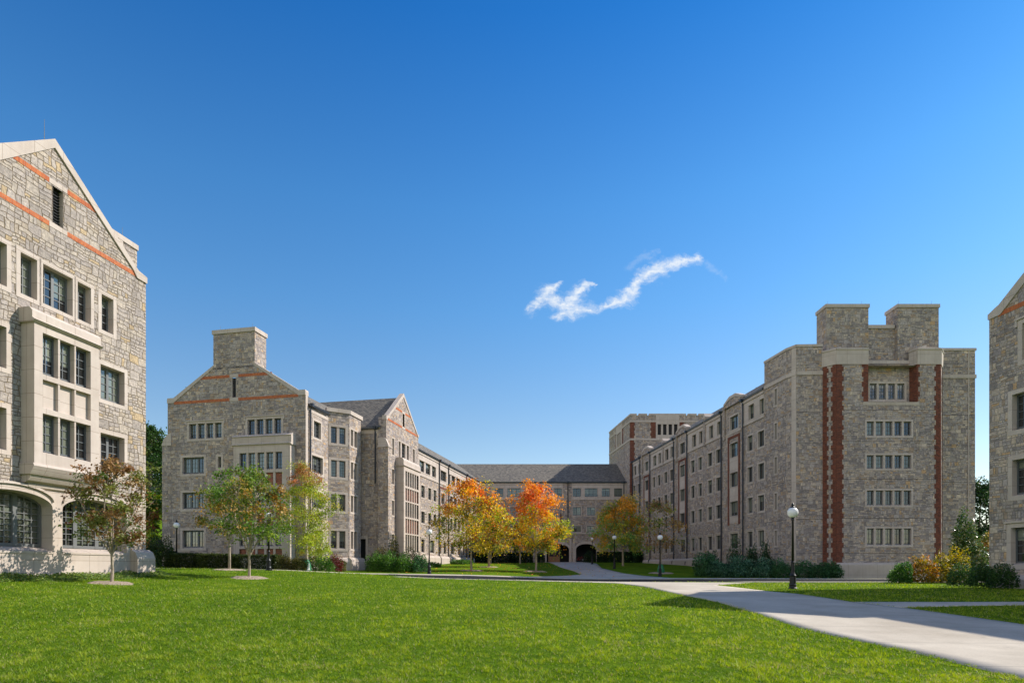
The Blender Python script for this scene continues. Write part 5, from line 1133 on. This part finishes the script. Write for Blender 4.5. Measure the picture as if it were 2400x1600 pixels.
# right wing bed
for k, (px, d, rx, h, cl_, lf, lb) in enumerate([
    (1655, 53.5, 1.3, 1.9, gS, .15, 'leftmost blue-green rounded shrub of the bed before the right wing'),
    (1692, 52.6, 1.2, 1.5, teal, .12, 'pale blue-green low shrub, second from the left in the right bed'),
    (1735, 52.6, 1.3, 1.6, teal, .12, 'blue-green rounded shrub in front of the three dark upright shrubs'),
    (1785, 52.3, 1.3, 1.5, teal, .12, 'low green shrub at the foot of the right wing beside the tower corner'),
    (1828, 51.8, 1.2, 1.4, gS, .12, 'dark green low shrub just left of the tall near lamp'),
    (1878, 51.6, 1.2, 1.3, gS, .12, 'dark green low shrub just right of the tall near lamp'),
    (1922, 51.4, 1.1, 1.2, gS, .12, 'dark shrub against the brick corner of the big tower'),
    (1950, 51.4, .8, 1.2, gS, .12, 'rightmost shrub of the bed, in front of the brick quoins')]):
    x, y = at(px, d); bush('shrub', lb, x, y, rx*1.08, 1.0, h*1.15, 3600, lf, cl_, 100+k, 'shrubs in the bed by the right wing')
for k, (px, d, h, lb) in enumerate([(1722, 56.2, 3.1, 'left dark pointed holly above the right bed'), (1762, 55.9, 2.9, 'middle dark upright holly above the right bed'), (1795, 55.6, 3.0, 'right dark upright holly beside the tower wall'), (1668, 56, 2.3, 'dark shrub behind the left end of the right bed')]):
    x, y = at(px, d); bush('holly_shrub', lb, x, y, 1.0, .9, h*1.12, 3200, .13, [(.025,.06,.022), (.045,.10,.035), (.08,.14,.05)], 130+k, 'dark upright hollies behind the right bed', point=True)
# bed by the cross gable
for k, (px, d, rx, h, cl_, lb) in enumerate([(880, 53.5, .95, 1.7, gB, 'leftmost bright green shrub of the bed below the cross gable'), (913, 53.4, 1.05, 1.75, gB, 'bright green shrub in the middle of the bed below the cross gable'),
    (948, 53.6, 1.0, 1.65, gB, 'bright green shrub right of centre in the bed below the cross gable'), (982, 54, .95, 1.55, gS, 'darker green shrub at the right end of the bed beside the lamp'),
    (900, 55.8, 1.6, 2.3, gO, 'bronze green shrub behind the bright green shrubs'), (965, 56.8, 1.5, 2.2, gO, 'bronze tinted shrub below the tall brick panelled bay')]):
    x, y = at(px, d); bush('shrub', lb, x, y, rx, .9, h, 3000, .12, cl_, 150+k, 'shrubs in the bed below the cross gable')
x, y = at(925, 56.5); bush('holly_shrub', 'tall pointed bronze green shrub rising above the bed at the cross gable', x, y, 1.0, .9, 3.4, 2200, .14, gO, 160, point=True)
for k, (px, d, rx, h, cl_, lb) in enumerate([(668, 44.5, .65, 1.1, gO, 'low green shrub between the lamp and the yellow-green tree'), (698, 44.5, .7, 1.25, gO, 'pale leaved shrub beside the yellow-green tree'), (758, 47, .95, 1.35, gB, 'yellowish green shrub right of the watering bag'),
    (782, 49.3, .8, 1.6, [(.12,.015,.02), (.2,.03,.03), (.08,.07,.02)], 'dark red leaved shrub at the polygonal bay'), (742, 49.5, 1.1, 1.7, gO, 'olive shrub behind the watering bag'), (800, 50.4, .5, 1.0, gO, 'small olive shrub left of the pale plinth')]):
    x, y = at(px, d); bush('shrub', lb, x, y, rx, .7, h, 2200, .1, cl_, 170+k)
x, y = at(372, 50); bush('shrub', 'dark green feathery shrub at the left corner of the chimney gable', x, y, 1.9, 1.2, 2.5, 4200, .15, [(.02,.05,.015), (.05,.08,.02), (.08,.10,.03)], 180)
for k, (pa, pb, d, lb) in enumerate([(395, 470, 49.8, 'left piece of the low clipped hedge below the chimney gable'), (470, 545, 49.2, 'low clipped hedge below the three-light windows'), (545, 655, 48.6, 'low clipped hedge below the tall limestone bay')]):
    xa, _ = at(pa, d); xb, _ = at(pb, d); bush('hedge', lb, (xa+xb)/2, d, (xb-xa)/2*.98, .6, 1.15, 12000, .11, [(.03,.05,.012), (.06,.085,.02), (.10,.12,.03)], 190+k, 'clipped hedges below the chimney gable', box=True, cat='hedge')
# courtyard hedges and round bushes
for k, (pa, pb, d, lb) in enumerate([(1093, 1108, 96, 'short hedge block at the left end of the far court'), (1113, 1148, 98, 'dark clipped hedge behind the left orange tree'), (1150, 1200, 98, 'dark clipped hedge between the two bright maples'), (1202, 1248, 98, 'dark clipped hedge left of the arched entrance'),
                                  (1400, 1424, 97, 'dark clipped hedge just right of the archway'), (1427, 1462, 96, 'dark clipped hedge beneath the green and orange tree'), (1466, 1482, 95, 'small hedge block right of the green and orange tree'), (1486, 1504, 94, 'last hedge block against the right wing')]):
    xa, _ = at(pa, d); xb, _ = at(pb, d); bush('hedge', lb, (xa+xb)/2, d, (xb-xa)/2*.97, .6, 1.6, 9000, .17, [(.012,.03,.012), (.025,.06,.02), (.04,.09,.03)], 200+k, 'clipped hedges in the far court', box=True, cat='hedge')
for px, d, rx, h, lb in ((1267, 98, .75, 1.75, 'round clipped bush left of the wooden doors'), (1381, 96, .95, 1.75, 'round clipped bush in front of the right archway')):
    x, y = at(px, d); bush('clipped_bush', lb, x, y, rx, .8, h, 2600, .13, [(.02,.045,.015), (.04,.075,.02)], int(px), lumps=40)
for k, (px, d) in enumerate([(1013, 70), (1075, 82), (1092, 84)]):
    x, y = at(px, d); bush('low_shrub', ['low green ground shrub beside the lamp and pale plinth', 'low green ground shrub left of the big orange tree', 'low green ground shrub touching the left orange tree'][k], x, y, 1.3, .9, .6, 1500, .14, gB, 230+k)
# right bed
x, y = at(2262, 42); bush('magnolia_bush', 'tall glossy evergreen bush at the right corner of the big tower', x, y, 1.65, 1.4, 4.7, 8000, .17, [(.06,.13,.025), (.12,.20,.045), (.30,.31,.14)], 240, mat_='holly_leaf', point=True, lumps=14)
for k, (px, d, rx, h, cl_, lb) in enumerate([(2113, 36.5, .78, 1.25, gB, 'bright green clipped bush at the left end of the right bed'), (2160, 37, 1.0, 1.9, [(.16,.13,.02), (.4,.28,.03), (.5,.2,.03)], 'yellow and orange leaved shrub beside the clipped green bush'),
    (2210, 37.5, 1.0, 1.85, [(.1,.11,.02), (.3,.25,.03), (.5,.36,.03)], 'yellow-green shrub in the middle of the right bed'), (2245, 38, .9, 2.2, [(.12,.13,.02), (.35,.3,.03), (.55,.4,.03)], 'bright yellow shrub below the glossy evergreen')]):
    x, y = at(px, d); bush('shrub', lb, x, y, rx, .8, h, 3000, .11, cl_, 250+k)
for k, (px, d, rx, lb) in enumerate([(2252, 31.5, .6, 'round dark bush in front of the yellow shrubs'), (2302, 29.6, .56, 'round dark bush left of the pair by the right hall'), (2350, 28.3, .62, 'round dark bush nearest the right edge below the hall window')]):
    x, y = at(px, d); bush('round_bush', lb, x, y, rx, rx, 1.1, 2800, .085, [(.025,.06,.016), (.045,.10,.026), (.07,.14,.03)], 260+k, 'round dark bushes by the right hall', lumps=40)

# ground cover at the foot of the near hall
def ground_cover(name, label, poly_px, n, leaf, cols, seed, h=.14):
    rng = np.random.default_rng(seed); W = WA; u = rng.uniform(W.u(-60), .6, n); off = rng.uniform(.05, 1.1, n)+.15*np.sin(u*2)
    X = W.O[0]+W.t[0]*u+W.n[0]*off; Y = W.O[1]+W.t[1]*u+W.n[1]*off; Z = gz(X, Y)+rng.uniform(.01, h, n)*(1.2-off)
    V, Q = leafquads(np.c_[X, Y, Z], leaf, rng, up=.8); cols = np.array(cols); C = jitcol(cols[rng.integers(0, len(cols), n)], rng)
    o = np_mesh(name, V, Q, 'leaf', np.repeat(C, 4, 0)); tag(o, label, 'ground cover', kind='stuff')
ground_cover('ground_cover', 'low leafy ground cover along the foot of the near left hall', None, 11000, .09, [(.16,.26,.05), (.28,.34,.08), (.10,.17,.04)], 300, .22)

# mulch rings
def ring(x, y, r, label):
    rng = np.random.default_rng(int(x*100) & 255); n = 24; mb = MB(); rad = [r*(1+.08*math.sin(3*k)+.06*rng.normal()) for k in range(n)]
    P1 = [(x+rad[k]*math.cos(2*math.pi*k/n), y+rad[k]*math.sin(2*math.pi*k/n)) for k in range(n)]; P2 = [(x+(a-x)*.7, y+(b-y)*.7) for a, b in P1]
    P1 = [(a, b, g1(a, b)-.02) for a, b in P1]; P2 = [(a, b, g1(a, b)+.07) for a, b in P2]; c = (x, y, g1(x, y)+.09)
    for k in range(n): j = (k+1) % n; mb.face([P1[k], P1[j], P2[j], P2[k]]); mb.face([P2[k], P2[j], c])
    o = mk('mulch_ring', mb, 'mulch', smooth=True); tag(o, label, 'mulch', kind='stuff'); PLAN.append(np.array([(x+(p[0]-x)*.93, y+(p[1]-y)*.93) for p in P1]))
for px, d, r, lb in ((262, 24.6, .85, 'tan mulch ring under the near brown leaved tree'), (584, 30.5, .9, 'tan mulch ring under the forked young tree'), (537.6, 37, .95, 'tan mulch ring under the tree behind the forked one'), (1105, 60, 1.2, 'mulch ring under the large left orange maple'), (1146, 74, 1.2, 'mulch ring under the rear orange maple'), (1256, 62, 1.2, 'mulch ring under the brightest maple'), (1549, 60, 1.3, 'dark mulch ring under the sparse brown tree')):
    x, y = at(px, d); ring(x, y, r, lb)

# watering bags round two trunks
for px, d, lb in ((718, 45.5, 'green watering bag with white print round the yellow-green tree'), (1549, 60, 'green watering bag round the trunk of the sparse brown tree')):
    x, y = at(px, d); z = g1(x, y); mb = MB(); mb.lathe((x, y, z), [(.36,0),(.37,.1),(.33,.45),(.24,.75),(.12,.88)], 14)
    o = mk('watering_bag', mb, 'tag_green', smooth=True); tag(o, lb, 'watering bag')
    if px < 1000:
        w = MB()
        for k in range(5):
            a0 = -1.35+k*.16; a1 = a0+.16; f = lambda a, r, zz: (x+r*math.cos(a), y+r*math.sin(a), z+zz)
            w.face([f(a0,.385,.1), f(a1,.385,.1), f(a1,.345,.2+.12*k), f(a0,.345,.1+.12*k)])
        mk('white_print', w, 'paint_white', None); p = bpy.data.objects[[q.name for q in COL.objects if q.name.startswith('white_print')][-1]]; p.parent = o
# small dark sign post on the slope
x, y = at(372.5, 60); z = g1(x, y); mb = MB(); mb.abox(x-.2, x+.2, y-.05, y+.05, z+1.2, z+2.3); mb.tube([(x,y,z-.1),(x,y,z+1.2)], .04, 6); o = mk('sign_post', mb, 'black_iron'); tag(o, 'small black box sign on a post left of the chimney gable', 'sign')
# bicycles in the right archway
def bike(x, y, ang, paint, label):
    z = g1(x, y)+.04; E = empty('bicycle', (x, y, z), label, 'bicycle', 'bicycles parked in the right archway'); c, s = math.cos(ang), math.sin(ang)
    P = lambda u, h, o=0: (x+c*u-s*o, y+s*u+c*o, z+h)
    for u in (-.52, .52):
        w = MB(); w.tube([P(u+.33*math.cos(a*math.pi/8), .34+.33*math.sin(a*math.pi/8)) for a in range(17)], .02, 5, False); wo_ = mk('wheel', w, 'rubber', E)
        sp = MB()
        for a in range(6): sp.tube([P(u+.31*math.cos(a*math.pi/6), .34+.31*math.sin(a*math.pi/6)), P(u-.31*math.cos(a*math.pi/6), .34-.31*math.sin(a*math.pi/6))], .004, 3)
        sub(mk('spokes', sp, 'window_frame_grey'), wo_)
    f = MB()
    for a, b in (((-.52,.34),(-.08,.32)), ((-.08,.32),(-.2,.82)), ((-.52,.34),(-.18,.75)), ((-.18,.75),(.36,.78)), ((-.08,.32),(.36,.74)), ((.33,.95),(.52,.34))): f.tube([P(*a), P(*b)], .018, 5)
    mk('frame', f, paint, E); h = MB(); h.tube([P(.33,.98,-.28), P(.36,.98,0), P(.33,.98,.28)], .014, 5); mk('handlebar', h, 'black_iron', E); st = MB(); st.tube([P(-.34,.88), P(-.08,.88)], [.07,.03], 6); mk('saddle', st, 'rubber', E)
bike(11.1, 101.2, .25, 'paint_red', 'dark red bicycle parked in the right archway'); bike(12.0, 100.9, -.3, 'paint_white', 'white framed bicycle nearest the round bush in the archway')
# parked car in the gap on the right
def car(x, y):
    z = g1(x, y); E = empty('parked_car', (x, y, z), 'pale blue parked car glimpsed in the gap left of the right hall', 'car')
    W = Wall((x-2.2, y), (x+2.2, y)); b = MB(); wprism(b, W, [(0,.3),(4.4,.3),(4.45,.75),(4.2,.95),(3.3,1.02),(1.1,1.02),(.1,.9),(0,.6)][::1], -1.75, 0)
    for i, v in enumerate(b.v): b.v[i] = (v[0], v[1], v[2]+z)
    mk('body', b, 'car_paint', E); c = MB(); wprism(c, W, [(1.0,1.02),(3.4,1.02),(2.9,1.45),(1.7,1.48)], -1.6, -.15)
    for i, v in enumerate(c.v): c.v[i] = (v[0], v[1], v[2]+z)
    mk('cabin', c, 'pane', E)
    for u in (.85, 3.5):
        w = MB(); w.tube([W.p(u, z+.33, .02), W.p(u, z+.33, -.2)], .33, 16); wo_ = mk('wheel', w, 'rubber', E); r = MB(); r.tube([W.p(u, z+.33, .03), W.p(u, z+.33, .0)], .18, 12); sub(mk('rim', r, 'window_frame_grey'), wo_)
x, y = at(2300, 66); car(x, y)

# ================================================================== grass
def inpoly(P, X, Y):
    ins = np.zeros(len(X), bool); n = len(P); j = n-1
    for i in range(n):
        xi, yi, xj, yj = *P[i], *P[j]; c = ((yi > Y) != (yj > Y)) & (X < (xj-xi)*(Y-yi)/(yj-yi+1e-12)+xi); ins ^= c; j = i
    return ins
def grass(n, seed, y0, y1, hgt, wid, name, label):
    rng = np.random.default_rng(seed); Y = 1/(1/y0+(1/y1-1/y0)*rng.random(n)); X = rng.uniform(-1, 1, n)*(Y*.9+1.5)
    keep = np.ones(n, bool)
    for P in PLAN: keep &= ~(inpoly(P, X-.05, Y) & inpoly(P, X+.05, Y))
    offA = (X-WA.O[0])*WA.n[0]+(Y-WA.O[1])*WA.n[1]; keep &= ~((offA < .1) & (Y < 31)); keep &= X < 23.4
    X, Y = X[keep], Y[keep]; n = len(X); Z = gz(X, Y)-.01; sc = (Y/y0)**.55
    def vn(X, Y, f, sd):
        r = np.random.default_rng(sd).random((256, 256)); x, y = X*f, Y*f; i, j = np.floor(x).astype(int), np.floor(y).astype(int); u, v = x-i, y-j; u, v = u*u*(3-2*u), v*v*(3-2*v)
        g = lambda a, b: r[a & 255, b & 255]
        return (g(i, j)*(1-u)+g(i+1, j)*u)*(1-v)+(g(i, j+1)*(1-u)+g(i+1, j+1)*u)*v-.5
    patch = vn(X, Y, .45, 1)*2.2+vn(X, Y, 1.3, 2)*1.2; clump = vn(X, Y, 2.6, 3)*1.0+vn(X, Y, 8.5, 4)*1.6+vn(X, Y, 19, 5)*1.2
    h = hgt*(1+1.0*clump+.3*rng.normal(size=n)).clip(.25, 2.8)*sc**.5; a = rng.uniform(0, 6.283, n); w = wid*sc*rng.uniform(.7, 1.6, n)
    dx, dy = np.cos(a)*w, np.sin(a)*w; bx, by = rng.normal(size=n)*h*.6, rng.normal(size=n)*h*.6
    V = np.stack([np.c_[X-dx, Y-dy, Z], np.c_[X+dx, Y+dy, Z], np.c_[X+bx, Y+by, Z+h]], 1).reshape(-1, 3)
    base = np.array([[.045,.11,.006], [.155,.265,.008], [.36,.42,.04]]); ci = np.clip(rng.normal(size=n)*.5+.93+patch*.36+clump*.95+.22*np.tanh(X/9), 0, 1.999); k = ci.astype(int); fr = (ci-k)[:, None]
    C = base[k]*(1-fr)+base[np.minimum(k+1, 2)]*fr; dry = rng.random(n) < .04+.10*(patch > .8); C[dry] = (.42,.36,.18); C = jitcol(C, rng, .2)
    o = np_mesh(name, V, np.arange(3*n).reshape(n, 3), 'grass_blade', np.repeat(C, 3, 0)); tag(o, label, 'grass', kind='stuff')
grass(640000, 400, 6.2, 46, .032, .0055, 'grass', 'short mown grass blades of the foreground lawn')

def fallen(name, label, polys, n, seed, size):
    rng = np.random.default_rng(seed); x0, x1, y0, y1 = polys; X = rng.uniform(x0, x1, n); Y = rng.uniform(y0, y1, n); Z = gz(X, Y)+.05
    V, Q = leafquads(np.c_[X, Y, Z], size, rng, up=3); cols = np.array([O_, TN, Y_, BR, R_]); C = jitcol(cols[rng.integers(0, 5, n)], rng)
    o = np_mesh(name, V, Q, 'leaf', np.repeat(C, 4, 0)); tag(o, label, 'fallen leaves', kind='stuff')
fallen('fallen_leaves', 'orange and tan leaves scattered on the lawn below the maples', (-13, 9, 52, 96), 900, 5, .16)
